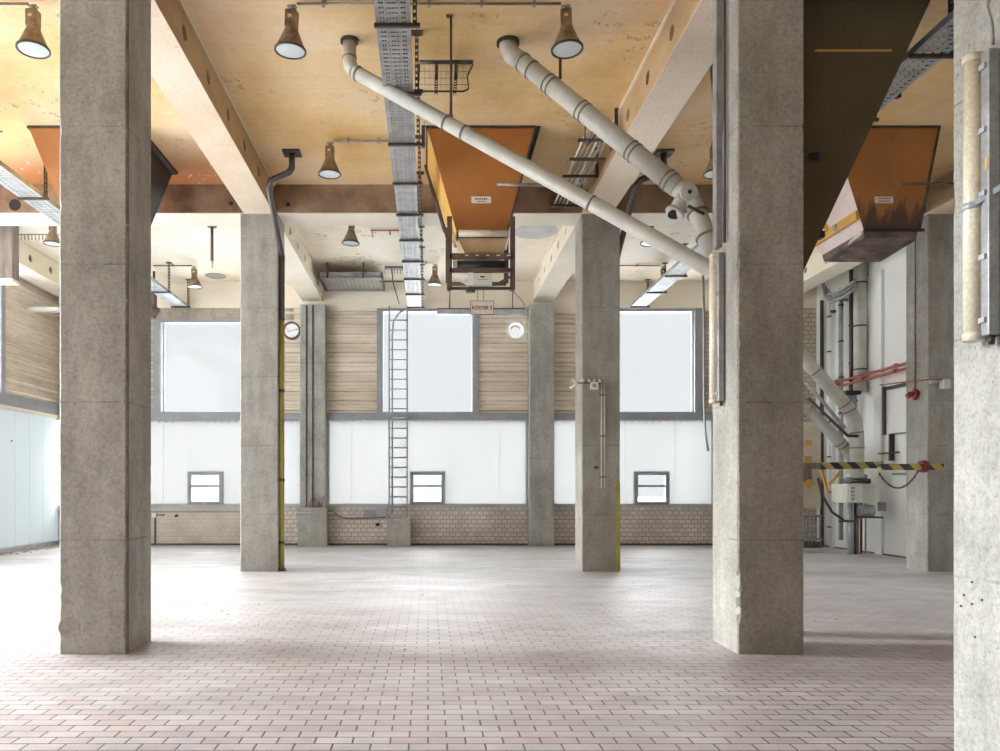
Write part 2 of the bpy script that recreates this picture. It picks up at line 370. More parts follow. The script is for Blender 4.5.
def hole_cells(mb, cells, z0, z1, x, face, holes_r):
    """side of a beam at plane x with round recesses: cells [(y0,y1,yc or None,zc)]; face=+1/-1 direction of the outward normal"""
    for (y0, y1, yc, zc) in cells:
        if yc is None:
            mb.add([(x, y0, z0), (x, y1, z0), (x, y1, z1), (x, y0, z1)], [(0, 1, 2, 3)]); continue
        r = holes_r
        corners = [math.atan2(z - zc, y - yc) for y, z in ((y1, z0), (y1, z1), (y0, z1), (y0, z0))]
        angs = sorted([-PI + 2 * PI * (k + .37) / 28 for k in range(28)] + corners); n = len(angs)
        outer = []; inner = []; deep = []
        for a in angs:
            ca, sa = math.cos(a), math.sin(a); t = 1e9
            if ca > 1e-9: t = min(t, (y1 - yc) / ca)
            if ca < -1e-9: t = min(t, (y0 - yc) / ca)
            if sa > 1e-9: t = min(t, (z1 - zc) / sa)
            if sa < -1e-9: t = min(t, (z0 - zc) / sa)
            outer.append((x, yc + t * ca, zc + t * sa)); inner.append((x, yc + r * ca, zc + r * sa)); deep.append((x - face * .16, yc + r * ca, zc + r * sa))
        vs = outer + inner + deep
        fs = [(j, (j + 1) % n, n + (j + 1) % n, n + j) for j in range(n)] + [(n + j, n + (j + 1) % n, 2 * n + (j + 1) % n, 2 * n + j) for j in range(n)]
        fs.append(tuple(2 * n + j for j in range(n)))
        mb.add(vs, fs)

# ------------------------------------------------------------ the setting
XL, XR = -9.05, 9.5
YW = 19.1
ZC, ZB = 6.45, 5.965
DX = YW / F
def bx(px): return (px - VX) * DX
def bz(py): return EYE + (VY - py) * DX
YS = -6.0

floor = MB().box(XL - .3, XR + .3, YS - .5, YW + .2, -.12, 0)
struct(floor, 'floor', 'floor', 'dusty pinkish ribbed brick paver floor of the hall')
struct(MB().box(-120, 120, -60, 160, -.5, -.2), 'ground_outside', 'ground')
struct(MB().box(XL - .3, XR + .3, YS, 13.3, ZC, ZC + .25), 'ceiling', 'ceil_front', 'ochre stained painted concrete ceiling over the front bays')
struct(MB().box(XL - .3, XR + .3, 13.3, YW + .3, ZC, ZC + .25), 'ceiling', 'ceil_back', 'cream painted concrete ceiling over the back bay')

# cross beam on the second column row, and one on the first row
def cross_beam(y0, y1, nm):
    r = bpy.data.objects.new('ceiling_beam', None); C.objects.link(r); r.location = (0, (y0 + y1) / 2, ZB)
    tag(r, nm, kind='structure')
    MB().box(XL, XR, y0, y1, ZB + .012, ZC + .02).build('beam_web', 'beam_dark', r)
    MB().box(XL, XR, y0 - .004, y1 + .004, ZB, ZB + .012).build('beam_soffit', 'header', r)
cross_beam(13.0, 13.6, 'stained cross beam on the second row of columns, browned as backlit')
cross_beam(6.5, 7.1, 'cross beam on the first row of columns')
# small round hole at the ends of the brown beam
for px, py in ((231, 203.5), (288, 204.5), (15, 205)):
    p = P(px, py, 13.0)
    h = MB().disc((p.x, 12.997, p.z), (0, -1, 0), 0, .035 if px > 100 else .1, 16, .006).build('drill_hole', 'black')
    tag(h, 'small dark round hole in the brown cross beam' if px > 100 else 'large dark round hole in the cross beam by the left edge', kind='structure')

def long_beam(x0, x1, ya, yb, holes, front, nm):
    r = bpy.data.objects.new('ceiling_beam', None); C.objects.link(r); r.location = ((x0 + x1) / 2, (ya + yb) / 2, ZB)
    tag(r, nm, kind='structure')
    mb = MB(); cells = []; y = ya
    for h in holes:
        if h - .3 > y: cells.append((y, h - .3, None, 0))
        cells.append((h - .3, h + .3, h, 6.19)); y = h + .3
    cells.append((y, yb, None, 0))
    hole_cells(mb, cells, ZB, ZC, x1, 1, .078); hole_cells(mb, cells, ZB, ZC, x0, -1, .078)
    mb.add([(x0, ya, ZB), (x1, ya, ZB), (x1, ya, ZC), (x0, ya, ZC)], [(0, 1, 2, 3)])
    mb.add([(x0, yb, ZB), (x1, yb, ZB), (x1, yb, ZC), (x0, yb, ZC)], [(0, 1, 2, 3)])
    mb.build('beam_web', 'beam_side' if front else 'beam_side_pale', r)
    MB().box(x0 - .004, x1 + .004, ya, yb, ZB - .006, ZB + .004).build('beam_soffit', 'beam_low' if front else 'header', r)
    for xx in ((x1, x1 + .025), (x0 - .025, x0)): MB().box(xx[0], xx[1], ya, yb, ZC - .028, ZC + .005).build('edge_fillet', 'header', r)
    for h in holes: MB().tube([(x0 + .03, h, 6.19), (x1 - .03, h, 6.19)], .0775, 20).build('hole_shade_plug', 'brownsteel', r)  # dark plug stands in for the unlit depth of each hole
hf = [8.23 + .9 * k for k in range(5)]; hm = [2.3 + .9 * k for k in range(5)]; hb = [14.55 + .87 * k for k in range(5)]
for x0, x1, w in ((-3.06, -2.57, 'left centre'), (2.57, 3.06, 'right centre'), (-8.8, -8.3, 'far left'), (8.3, 8.8, 'far right')):
    long_beam(x0, x1, YS, 6.5, hm, True, w + ' lengthwise beam over the camera end')
    long_beam(x0, x1, 7.1, 13.0, hf, True, w + ' lengthwise ochre beam with round holes, front bay')
    long_beam(x0, x1, 13.6, YW - .05, hb, False, w + ' lengthwise cream beam with round holes, back bay')

# ---- back wall
WT = .25
wb = bpy.data.objects.new('wall_back', None); C.objects.link(wb); wb.location = (0, YW, 0); tag(wb, 'back wall with low glazed brick parapet under the glazing', kind='structure')
MB().box(bx(240), 7.0, YW, YW + WT, 0, .93).build('brick_parapet', 'brick', wb)
MB().box(XL, bx(240), YW, YW + WT, 0, .93).build('painted_parapet', 'brick_paint', wb)
MB().box(7.0, XR + .3, YW - .02, YW + WT, 0, ZC).build('brick_pier', 'brick_r', wb)
MB().box(bx(704), 7.0, YW - .02, YW + WT, 3.24, 5.8).build('brick_pier', 'brick_r', wb)
MB().box(XL - .2, bx(154), YW - .02, YW + WT, 3.2, 5.8).build('brick_pier', 'brick_r', wb)
MB().box(XL - .2, bx(302) - .2, YW - .03, YW + WT, bz(320), 5.83).build('dirty_header', 'head_dirty', wb)
MB().box(XL - .2, XR, YW - .05, YW + WT, 5.80, ZC).build('header_beam', 'header', wb)
MB().box(bx(302), 7.0, YW - .03, YW + WT, bz(311), 5.80).build('head_strip', 'header', wb)
# dark strip laid in for the shadow at the floor joint
struct(MB().box(XL, 7.0, YW - .012, YW, 0, .045), 'shadow_strip_back', 'drain')
# sill under the milky glazing
struct(MB().box(XL, 7.0, YW - .05, YW + .1, .93, .985), 'windowsill_back', 'frame_lt')
struct(MB().box(XL, bx(240), YW - .02, YW, .80, .84), 'trim_1', 'frame')
# rail between the two bands of glazing
mb = MB().box(XL, 7.0, YW - .09, YW + .1, 3.06, 3.235)
struct(mb, 'trim_2', 'frame')
mb = MB()
for i in range(94):
    x = XL + .1 + i * .17
    mb.box(x, x + .012, YW - .06, YW - .04, 2.98 + R.random() * .03, 3.07)
tag(mb.build('drip_bracket', 'steel'), 'row of short clips hanging under the grey window rail', kind='stuff')
# lower milky glazing, in bays
def lower_bay(x0, x1, small, idx):
    r = bpy.data.objects.new('window_%d' % idx, None); C.objects.link(r); r.location = ((x0 + x1) / 2, YW + .03, .985); tag(r, kind='structure')
    f = MB(); xs = [x0, x1]
    for x in (x0, x1 - .05): f.box(x, x + .05, YW - .02, YW + .1, .985, 3.06)
    f.box(x0 + .05, x1 - .05, YW - .02, YW + .1, .985, 1.01)
    f.build('window_frame', 'frame_lt', r)
    zt = 3.06
    if small:
        sx0, sx1 = bx(small), bx(small + 35); sz0, sz1 = bz(504.5), bz(471.5)
        spans = [(x0 + .05, sx0, 1.0, zt), (sx1, x1 - .05, 1.0, zt), (sx0, sx1, sz1, zt)]
    else: spans = [(x0 + .05, x1 - .05, 1.0, zt)]
    for a, b, c, d in spans:
        MB().box(a, b, YW + .03, YW + .034, c, d).build('milky_pane', 'milky', r)
    # a few faint joints between the channel glass planks
    g = MB(); x = x0 + .6
    while x < x1 - .3:
        if not (small and sx0 - .1 < x < sx1 + .1): g.box(x, x + .006, YW + .024, YW + .029, 1.0, zt)
        x += 1.21
    if g.v: g.build('glazing_joint', 'frame_lt', r)
    if small:
        w = .09
        f = MB().box(sx0, sx0 + w, YW - .05, YW + .08, sz0, sz1).box(sx1 - w, sx1, YW - .05, YW + .08, sz0, sz1).box(sx0 + w, sx1 - w, YW - .05, YW + .08, sz0, sz0 + w * .8).box(sx0 + w, sx1 - w, YW - .05, YW + .08, sz1 - w, sz1)
        fr = f.build('sash_frame', 'frame', r, bevel=.006)
        MB().box(sx0 + w, sx1 - w, YW - .01, YW + .03, bz(487), bz(485)).build('glazing_bar', 'frame', fr)
        MB().box(sx0 + w, sx1 - w, YW + .01, YW + .016, sz0 + w * .8, sz1 - w).build('clear_pane', 'glass_small', fr)
        MB().box((sx0 + sx1) / 2 - .05, (sx0 + sx1) / 2 + .05, YW - .075, YW - .05, sz0 + .01, sz0 + .04).build('window_handle', 'steel_lt', fr)
lower_bay(-8.3, bx(302), 188, 1); lower_bay(bx(327), bx(528), 410, 2); lower_bay(bx(552), 7.0, 634, 3)
# upper windows
def upper_window(x0, x1, z0, z1, idx, jamb_l=.19, jamb_r=.19, bars=()):
    r = bpy.data.objects.new('window_%d' % idx, None); C.objects.link(r); r.location = ((x0 + x1) / 2, YW, z0); tag(r, kind='structure')
    f = MB().box(x0, x0 + jamb_l, YW - .08, YW + .12, z0, z1).box(x1 - jamb_r, x1, YW - .08, YW + .12, z0, z1)
    f.box(x0 + jamb_l, x1 - jamb_r, YW - .06, YW + .12, z1 - .07, z1).box(x0 + jamb_l, x1 - jamb_r, YW - .05, YW + .12, z0, z0 + .03)
    f.build('window_frame', 'frame', r, bevel=.005)
    for a in bars: MB().box(a, a + .05, YW + .0, YW + .06, z0 + .03, z1 - .07).build('mullion', 'frame_lt', r)
    MB().box(x0 + jamb_l, x1 - jamb_r, YW + .04, YW + .046, z0 + .03, z1 - .07).build('pane', 'glass', r)
upper_window(bx(154), bx(262), 3.235, bz(320), 4, .17, .19, bars=[bx(162.5)])
upper_window(bx(377), bx(479), 3.235, bz(309), 5, .15, .17, bars=())
upper_window(bx(598), bx(704), 3.235, bz(309), 6, .12, .25, bars=[bx(692)])
# corrugated siding fields
def siding(x0, x1, z0, z1, idx, hole=None):
    r = bpy.data.objects.new('wall_back', None); C.objects.link(r); r.location = ((x0 + x1) / 2, YW, z0); tag(r, 'beige horizontally ribbed cladding beside the upper windows', kind='structure')
    prof = [(0, 0), (.05, 0), (.075, .055), (.115, .055), (.14, 0), (.195, 0), (.205, .022), (.215, 0)]; per = .235
    def strip(a, b, c, d):
        m = MB(); pts = []; z = z0 - per; 
        while z < d:
            for dz, dy in prof:
                zz = z + dz
                if c <= zz <= d: pts.append((zz, dy))
            z += per
        pts = [(c, 0)] + pts + [(d, 0)]
        vs = [(x, YW - .01 - dy, zz) for zz, dy in pts for x in (a, b)]
        m.add(vs, [(2 * i, 2 * i + 1, 2 * i + 3, 2 * i + 2) for i in range(len(pts) - 1)])
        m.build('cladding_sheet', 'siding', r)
    if not hole: strip(x0, x1, z0, z1)
    else:
        hx, hz, q = hole
        strip(x0, x1, z0, hz - q); strip(x0, x1, hz + q, z1)
        if hx - q > x0: strip(x0, hx - q, hz - q, hz + q)
        if hx + q < x1: strip(hx + q, x1, hz - q, hz + q)
        m = MB(); n0 = 0
        angs = sorted([-PI + 2 * PI * (k + .3) / 28 for k in range(28)] + [PI / 4, -PI / 4, 3 * PI / 4, -3 * PI / 4]); n = len(angs); o = []; i_ = []
        for a in angs:
            ca, sa = math.cos(a), math.sin(a); t = q / max(abs(ca), abs(sa)); o.append((hx + t * ca, YW - .01, hz + t * sa)); i_.append((hx + .2 * ca, YW - .01, hz + .2 * sa))
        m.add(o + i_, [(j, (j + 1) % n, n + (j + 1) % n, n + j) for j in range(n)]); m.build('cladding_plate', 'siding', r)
SZ = 3.235
siding(bx(262), bx(302), SZ, bz(307), 1, (bx(292), bz(331), .23))
siding(bx(327), bx(377), SZ, bz(309), 2)
siding(bx(479), bx(528), SZ, bz(311), 3, (bx(515.5), bz(331), .23))
siding(bx(552), bx(598), SZ, bz(309), 4)
for hx, hz, lab, m_, rr in ((bx(515.5), bz(331), 'round white vent opening with red marks beside the RÖSTER 2 sign', 'white', .012), (bx(292), bz(331), 'round vent opening with brown rim behind the left second-row column', 'brownsteel', .03)):
    t = thing('round_vent', (hx, YW, hz - .22), lab, 'vent', None)
    MB().disc((hx, YW - .03, hz), (0, 1, 0), .20 - rr, .22, 32, .07).build('rim', m_, t)
    MB().disc((hx, YW + .06, hz), (0, 1, 0), 0, .2, 32, .006).build('pane', 'glass', t)
    for s in (-1, 1): MB().bar((hx + s * .12, YW + .03, hz + .06), (hx + s * .09, YW + .03, hz + .04), .02, .02).build('blade', 'frame', t)
    if m_ == 'white':
        mb = MB()
        for k in range(7):
            a = PI * (.25 + .5 * k / 6); mb.box(hx + .13 * math.cos(a) - .012, hx + .13 * math.cos(a) + .012, YW + .02, YW + .04, hz + .13 * math.sin(a) - .03, hz + .13 * math.sin(a) + .015)
        mb.build('red_mark', 'pinkred', t)
    else: MB().bar((hx - .12, YW + .03, hz - .03), (hx + .14, YW + .03, hz + .04), .015, .05).build('flap', 'cream', t)

# ---- left wall
def lw(z0, z1, ya, yb, name, mat, dx=0, th=.04): return struct(MB().box(XL - th - dx, XL - dx, ya, yb, z0, z1), name, mat)
YA = 14.0
wl = bpy.data.objects.new('wall_left', None); C.objects.link(wl); wl.location = (XL, 14, 0); tag(wl, 'left wall of milky panels below ribbed cladding', kind='structure')
y = YA
while y < YW - .1:
    yb = min(y + .62, YW); MB().box(XL - .012, XL, y + .003, yb - .003, .12, 3.10).build('milky_panel', 'milky_l', wl); y = yb
MB().box(XL - .03, XL + .02, YA, YW, 0, .12).build('plinth', 'frame_lt', wl)
MB().box(XL - .05, XL + .03, YA, YW, 3.10, 3.17).build('ledge', 'beam_low', wl)
MB().box(XL - .05, XL + .05, YA, YW, 3.17, 3.42).build('rail', 'frame', wl)
m = MB(); prof = [(0, 0), (.05, 0), (.075, .055), (.115, .055), (.14, 0), (.195, 0), (.205, .022), (.215, 0)]; pts = []
z = 3.42
while z < ZC:
    pts += [(z + a, b) for a, b in prof if z + a < ZC]; z += .235
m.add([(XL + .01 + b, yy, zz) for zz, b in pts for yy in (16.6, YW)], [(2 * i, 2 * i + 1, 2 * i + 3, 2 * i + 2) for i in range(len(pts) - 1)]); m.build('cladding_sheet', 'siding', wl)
MB().box(XL - .2, XL, YA, YW, 5.98, ZC).build('header', 'header', wl)
MB().box(XL - .05, XL + .05, 16.45, 16.62, 3.42, 5.98).build('window_jamb', 'frame', wl)
mb = MB().disc((XL + .004, 16.95, 2.42), (1, 0, 0), 0, .022, 12, .01); mb.build('keyhole', 'black', wl)
r = bpy.data.objects.new('window_7', None); C.objects.link(r); r.location = (XL, 13, 3.42); tag(r, kind='structure')
MB().box(XL - .05, XL + .05, YA, YA + .12, 3.42, 5.98).box(XL - .05, XL + .05, YA + .12, 16.45, 5.86, 5.98).build('window_frame', 'frame', r)
MB().box(XL - .01, XL - .004, YA + .12, 16.45, 3.42, 5.86).build('pane', 'glass', r)
struct(MB().box(bx(58.4) - .01, bx(58.4) + .02, YW - .03, YW, 0, .9), 'trim_3', 'frame_lt')

# unseen end wall and near left wall, added to darken the column fronts
struct(MB().box(-4.5, XR + .3, YS - .3, YS, 0, ZC), 'shade_wall_front', 'head_dirty')
struct(MB().box(XL - .25, XL, YS, 3.5, 0, ZC), 'wall_left', 'head_dirty')
# ---- right wall
wr = bpy.data.objects.new('wall_right', None); C.objects.link(wr); wr.location = (XR, 10, 0); tag(wr, 'white painted right wall with flat pilasters', kind='structure')
MB().box(XR, XR + .25, YS, YW + .2, 0, ZC).build('wall_face', 'wallw', wr)
for a, b in ((16.25, 16.5), (17.05, 17.25), (18.2, 18.35), (13.4, 14.0)):
    MB().box(XR - .06, XR, a, b, 0, ZC - .5).build('pilaster', 'wallw', wr, bevel=.005)
struct(MB().box(XR - .01, XR, 7, YW, 0, .03), 'baseboard_right', 'rust')

# ---- outside: a low pale building that shows faintly through the small windows
t = thing('low_building', (0, 70, -.2), 'pale bluish low building seen faintly through the small windows', 'building')
MB().box(-45, 8, 70, 80, -.2, 3.0).build('wall', 'building', t)
k = 0
for i in range(-14, 2):
    MB().box(i * 3.1, i * 3.1 + 1.9, 69.9, 70, .7, 2.1).build('window', 'building_dk', t)
MB().box(-46, 9, 69.5, 80.5, 3.0, 3.3).build('roof', 'building', t)

# ------------------------------------------------------------ columns
def column(x0, x1, y0, y1, zt, mat, label, chips=(), groove=None, seed=1, group=None):
    rr = random.Random(seed); mb = MB(); dz = .06; n = int(zt / dz); vs = []
    ns = {}
    for i in range(n + 1):
        z = zt * i / n
        c = []
        for k in range(4):
            v = .011 + .004 * rr.random() + (.012 * rr.random() if rr.random() < .07 else 0)
            for (ck, cz, sz, hh) in chips:
                if ck == k and abs(z - cz) < hh: v = max(v, sz * (1 - (abs(z - cz) / hh) ** 2) * (.7 + .5 * rr.random()))
            c.append(v)
        a, b, d, e = c   # corners: 0 front-left, 1 front-right, 2 back-right, 3 back-left
        vs += [(x0, y0 + a, z), (x0 + a, y0, z), (x1 - b, y0, z), (x1, y0 + b, z), (x1, y1 - d, z), (x1 - d, y1, z), (x0 + e, y1, z), (x0, y1 - e, z)]
    fs = [(i * 8 + j, i * 8 + (j + 1) % 8, (i + 1) * 8 + (j + 1) % 8, (i + 1) * 8 + j) for i in range(n) for j in range(8)]
    fs += [tuple(reversed(range(8))), tuple(n * 8 + j for j in range(8))]
    mb.add(vs, fs)
    t = thing('concrete_column', ((x0 + x1) / 2, (y0 + y1) / 2, 0), label, 'column', group)
    mb.build('shaft', mat, t)
    return t
zt = ZB - .004
cA = column(-3.075, -2.51, 6.5, 7.08, zt, 'col', 'thick grey concrete column standing nearest on the left, dark line down its right corner', [(0, .55, .03, .06), (0, .42, .025, .05), (1, .62, .03, .2), (1, .2, .025, .12)], seed=3)
MB().bar((-2.503, 6.495, .0), (-2.503, 6.495, 5.96), .016, .02).build('corner_strip', 'rust', cA)
MB().disc((-2.99 , 6.499, .22), (0, -1, 0), 0, .09, 20, .006).build('patch', 'col_dark', cA)
cB = column(2.58, 3.135, 6.5, 7.08, zt, 'col_dark', 'concrete column, coloured dark as shaded, beside the tube light, chipped pale at its lower edge', [(0, .58, .05, .16), (0, .34, .045, .1), (0, 2.6, .03, .05)], seed=5)
rc = random.Random(4)
for z, h_ in ((.60, .075), (.36, .035), (.50, .03)):
    n_ = 14; vs = []
    for k in range(n_):
        a_ = 2 * PI * k / n_; q_ = rc.uniform(.7, 1.15); u = .024 * math.cos(a_) * q_; vs.append((2.58 + .016 + u * .7, 6.5 + .016 - u * .7, z + h_ * math.sin(a_) * q_))
    vs.append((2.612, 6.532, z)); vs2 = [(x - .012, y - .012, zz) for x, y, zz in vs[:-1]]
    MB().add(vs2 + [(2.583, 6.503, z)], [(k, (k + 1) % n_, n_) for k in range(n_)]).build('chip', 'pipe', cB)
cC = column(-3.13, -2.50, 13.0, 13.6, zt, 'col', 'grey concrete column in the second row with olive and black drainpipe', seed=8)
cD = column(2.565, 3.2, 13.0, 13.6, zt, 'col_dark', 'second-row concrete column carrying small junction boxes and paired conduits', seed=9)
cE = column(8.33, 8.98, 13.0, 13.6, zt, 'col_dark', 'concrete column at the right behind the striped barrier bar, red pull chain on its side', seed=10)
cF = column(-3.07, -2.47, 18.72, 19.1, 5.80, 'col', 'third-row concrete column against the back wall with two dark channels and wider foot', seed=11)
MB().box(-3.12, -2.42, 18.66, 19.05, 0, .93).build('pedestal', 'col', cF, bevel=.01)
for x in (-2.93, -2.78): MB().box(x, x + .03, 18.69, 18.725, .93, 5.78).build('channel', 'steel_dk', cF)
cG = column(2.44, 3.03, 18.72, 19.1, 5.80, 'col', 'plain third-row concrete column against the back wall, right of the round white vent', seed=12)
cH = column(2.58, 3.2, 3.18, 3.84, zt, 'col', 'pale concrete column cut by the right picture edge, tube light hanging on it', seed=13)
for px, py in ((970, 582), (970, 604), (959, 606), (973, 637), (962, 595), (980, 600)):
    Y = 2.57 * F / (px - VX); p = P(px, py, Y)
    MB().disc((2.579, Y, p.z), (-1, 0, 0), 0, .006, 10, .004).build('anchor_hole', 'black', cH)

# ------------------------------------------------------------ pendant lamps
def make_lamp():
    t = thing('pendant_lamp', (0, 0, 0), 'x', 'lamp', 'conical factory lamps under the ceiling')
    MB().box(-.012, .012, -.012, .012, -.06, .0).box(-.045, .045, -.03, .03, -.012, 0).build('mount', 'steel', t)
    h = MB().box(-.058, .058, -.055, .055, -.225, -.05).build('housing', 'lampshade', t, bevel=.008)
    MB().box(-.02, .02, -.061, -.055, -.14, -.11).build('rating_plate', 'cream', h)
    MB().lathe([(.050, -.215), (.066, -.228), (.072, -.25), (.110, -.34), (.150, -.43), (.158, -.45), (.150, -.45), (.13, -.41), (.05, -.27)], 28).build('reflector', 'lampshade', t)
    MB().lathe([(.152, -.442), (.167, -.446), (.167, -.464), (.150, -.464), (.146, -.452)], 28).build('rim', 'steel_dk', t)
    MB().lathe([(.0005, -.466), (.08, -.464), (.152, -.455)], 28).build('lens', 'lens', t)
    return t
proto = make_lamp()
lamps = [(-4.1, 8.1, 'lamp at the upper left picture corner, left of the thick grey column'),
         (-1.41, 8.1, 'brown cone lamp hanging left of the thin diagonal pipe, first row'),
         (1.43, 8.1, 'brown cone lamp above the thicker diagonal pipe, first row'),
         (-1.42, 11.3, 'brown cone lamp near the brown cross beam, left of the cable tray'),
         (4.15, 11.3, 'lamp mostly hidden behind the right dark column edge'),
         (-1.41, 14.47, 'cone lamp beyond the brown beam, above the grey wall trough'),
         (-6.97, 14.5, 'cone lamp far left beside the thick grey column edge'),
         (4.13, 14.5, 'lamp half hidden by the thin diagonal pipe'),
         (.16, 17.4, 'small cone lamp between cable tray and hopper'),
         (-5.28, 17.6, 'small cone lamp above the left upper window'),
         (5.3, 17.6, 'small lamp above the right upper window')]
for i, (x, y, lab) in enumerate(lamps):
    o = proto if i == 0 else copy_tree(proto)
    o.location = (x, y, ZC - .06); o['label'] = lab; o.rotation_euler = (R.uniform(-.03, .03), R.uniform(-.06, .06), R.uniform(-.3, .3))
# lamp conduits along the ceiling
def conduit(pts, r, mat, label, saddles=0, name='ceiling_conduit', cat='conduit'):
    t = thing(name, pts[0], label, cat)
    MB().tube(pts, r, 8).build('pipe', mat, t)
    a, b = Vector(pts[0]), Vector(pts[-1])
    for k in range(saddles):
        p = a.lerp(b, (k + .5) / saddles); MB().box(p.x - .015, p.x + .015, p.y - .03, p.y + .03, p.z - .022, ZC).build('saddle', 'steel', t)
    return t
zc = ZC - .035
conduit([(-8.2, 8.1, zc), (-4.15, 8.1, zc)], .014, 'steel_lt', 'thin conduit feeding the lamp at the upper left corner', 4)
conduit([(-1.36, 8.1, zc), (1.38, 8.1, zc)], .014, 'steel', 'thin conduit between the two nearest lamps, passing over the cable tray', 5)
conduit([(-1.37, 11.3, zc), (-.5, 11.3, zc)], .014, 'steel_lt', 'short conduit from the lamp by the brown beam to the cable tray', 2)
conduit([(-1.1, 15.6, zc), (-1.1, 15.2, zc), (-.4, 15.2, zc)], .014, 'pinkred', 'faded red conduit branching left off the cable tray in the back bay', 1)
conduit([(-8.2, 11.0, zc), (-6.0, 11.0, zc)], .014, 'steel_lt', 'thin conduit beside the far left cable tray', 2)
conduit([(-6.2, 17.6, zc), (-5.33, 17.6, zc)], .014, 'steel_dk', 'short dark conduit feeding the lamp above the left upper window', 1)
conduit([(3.1, 17.6, zc), (5.25, 17.6, zc)], .014, 'pinkred', 'conduit feeding the lamp above the right upper window', 2)
conduit([(-.2, 17.4, zc), (.12, 17.4, zc)], .012, 'cream', 'short conduit feeding the small lamp beside the hopper', 1)

# ------------------------------------------------------------ cable trays
def tray(x0, x1, ya, yb, z, step, label, side=1, sheet='steel_lt', hang=True, cables=0):
    t = thing('cable_tray', ((x0 + x1) / 2, (ya + yb) / 2, z), label, 'cable tray')
    n = int(round((yb - ya) / step)); w = x1 - x0
    # perforated bottom: real slots between ribs
    for i in range(n):
        a, b = ya + i * step, ya + (i + 1) * step - .012
        m = MB()
        m.box(x0, x0 + w * .10, a, b, z, z + .003); m.box(x1 - w * .10, x1, a, b, z, z + .003)
        m.box(x0 + w * .28, x0 + w * .34, a, b, z, z + .003); m.box(x1 - w * .34, x1 - w * .28, a, b, z, z + .003)
        y = a
        while y < b - .03:
            m.box(x0 + w * .10, x0 + w * .28, y, y + .048, z, z + .003); m.box(x1 - w * .28, x1 - w * .10, y, y + .048, z, z + .003)
            m.box(x0 + w * .34, x1 - w * .34, y, y + .055, z, z + .003)
            y += .075
        m.build('pan_section', sheet, t)
    MB().box(x0 - .004, x0, ya, yb, z, z + .07).build('side_rail', sheet, t)
    MB().box(x1, x1 + .004, ya, yb, z, z + .07).build('side_rail', sheet, t)
    if cables:
        m = MB()
        for k in range(cables):
            xx = x0 + w * (.15 + .7 * k / max(1, cables - 1)); m.tube([(xx + R.uniform(-.01, .01), ya + (yb - ya) * q / 8, z + .018 + R.random() * .008) for q in range(9)], .011, 6)
        tag(m.build('cable_bundle', 'drain', t), kind='stuff')
    xs = x1 + .045 if side > 0 else x0 - .045
    for i in range(n + 1):
        y = ya + i * step
        MB().box(min(x0, xs) - .02, max(x1, xs) + .05, y - .018, y + .018, z - .035, z - .002).build('bracket_arm', 'steel_dk', t)
        if hang:
            m = MB()
            for sx in (-.019, .015): m.box(xs + sx, xs + sx + .006, y - .02, y + .02, z - .03, ZC)
            q = z
            while q < ZC: m.box(xs - .014, xs + .016, y - .018, y + .018, q, q + .022); q += .07
            m.box(xs - .06, xs + .06, y - .05, y + .05, ZC - .012, ZC)
            m.build('hanger_post', 'steel_dk', t)
    return t
z1 = 5.785
ct = tray(-.49, -.17, 2.27, 18.9, z1, 1.28, 'long perforated cable tray running over the middle of the hall to the ladder', 1, 'steel', cables=9)
# side perforated carrier rail, beside the tray
m = MB(); y = 5.0
while y < 18.8:
    m.box(-.115, -.108, y, y + .05, z1 + .02, z1 + .09); y += .11
m.box(-.115, -.108, 5.0, 18.85, z1 + .09, z1 + .10).box(-.115, -.108, 5.0, 18.85, z1 + .01, z1 + .02)
m.build('carrier_rail', 'steel_dk', ct)
tray(-6.2, -5.85, 6.2, 18.9, 5.80, 1.41, 'cable tray left of the thick grey column, ending above the left upper window', 1, 'steel_lt', cables=4)
tray(4.93, 5.28, 5.2, 18.9, 5.80, 1.37, 'cable tray on the right ending above the right upper window', 1, 'steel_lt', cables=4)
# cable ladder with heavy cables beside the right beam
t = thing('cable_ladder', (2.25, 11.4, 6.0), 'short cable ladder carrying parallel cables beside the right centre beam', 'cable tray')
for k in range(6): MB().tube([(2.08 + k * .066, 10.2, 6.06), (2.08 + k * .066, 12.95, 6.06)], .017, 7).build('cable', 'pipe_dk' if k % 3 else 'pipe', t)
for y in (10.4, 11.0, 11.6, 12.2, 12.8): MB().box(2.0, 2.5, y - .02, y + .02, 6.01, 6.04).build('rung', 'steel_dk', t)
for y in (10.4, 11.6, 12.8): MB().box(2.49, 2.53, y - .02, y + .02, 6.01, ZC).build('hanger', 'steel_dk', t)

# wire basket under the ceiling
t = thing('wire_basket', (.19, 9.3, 6.27), 'wire cable basket hung under the ceiling right of the middle cable tray', 'basket')
MB().tube([(-.10, 9.0, 6.30), (.52, 9.0, 6.30)], .024, 8).build('bar', 'drain', t)
MB().tube([(-.1, 9.05, 6.3), (-.12, 9.6, 6.3), (-.08, 9.66, 6.3), (.44, 9.66, 6.3), (.5, 9.6, 6.3), (.47, 9.3, 6.3), (.52, 9.05, 6.3)], .010, 6).build('rim', 'steel_dk', t)
m = MB()
for k in range(1, 4): m.tube([(-.11, 9.05 + k * .15, 6.3), (.48, 9.05 + k * .15, 6.3)], .004, 4)
for k in range(1, 9): m.tube([(-.11 + k * .066, 9.03, 6.3), (-.11 + k * .066, 9.64, 6.3)], .004, 4)
m.build('mesh', 'steel', t)
for x in (.1, .33):
    m = MB().box(x - .02, x - .014, 8.96, 9.7, 6.265, 6.29).box(x + .014, x + .02, 8.96, 9.7, 6.265, 6.29)
    y = 8.96
    while y < 9.68: m.box(x - .02, x + .02, y, y + .025, 6.265, 6.27); y += .06
    m.box(x - .015, x + .015, 9.3, 9.33, 6.27, ZC)
    m.build('bracket', 'steel_dk', t)

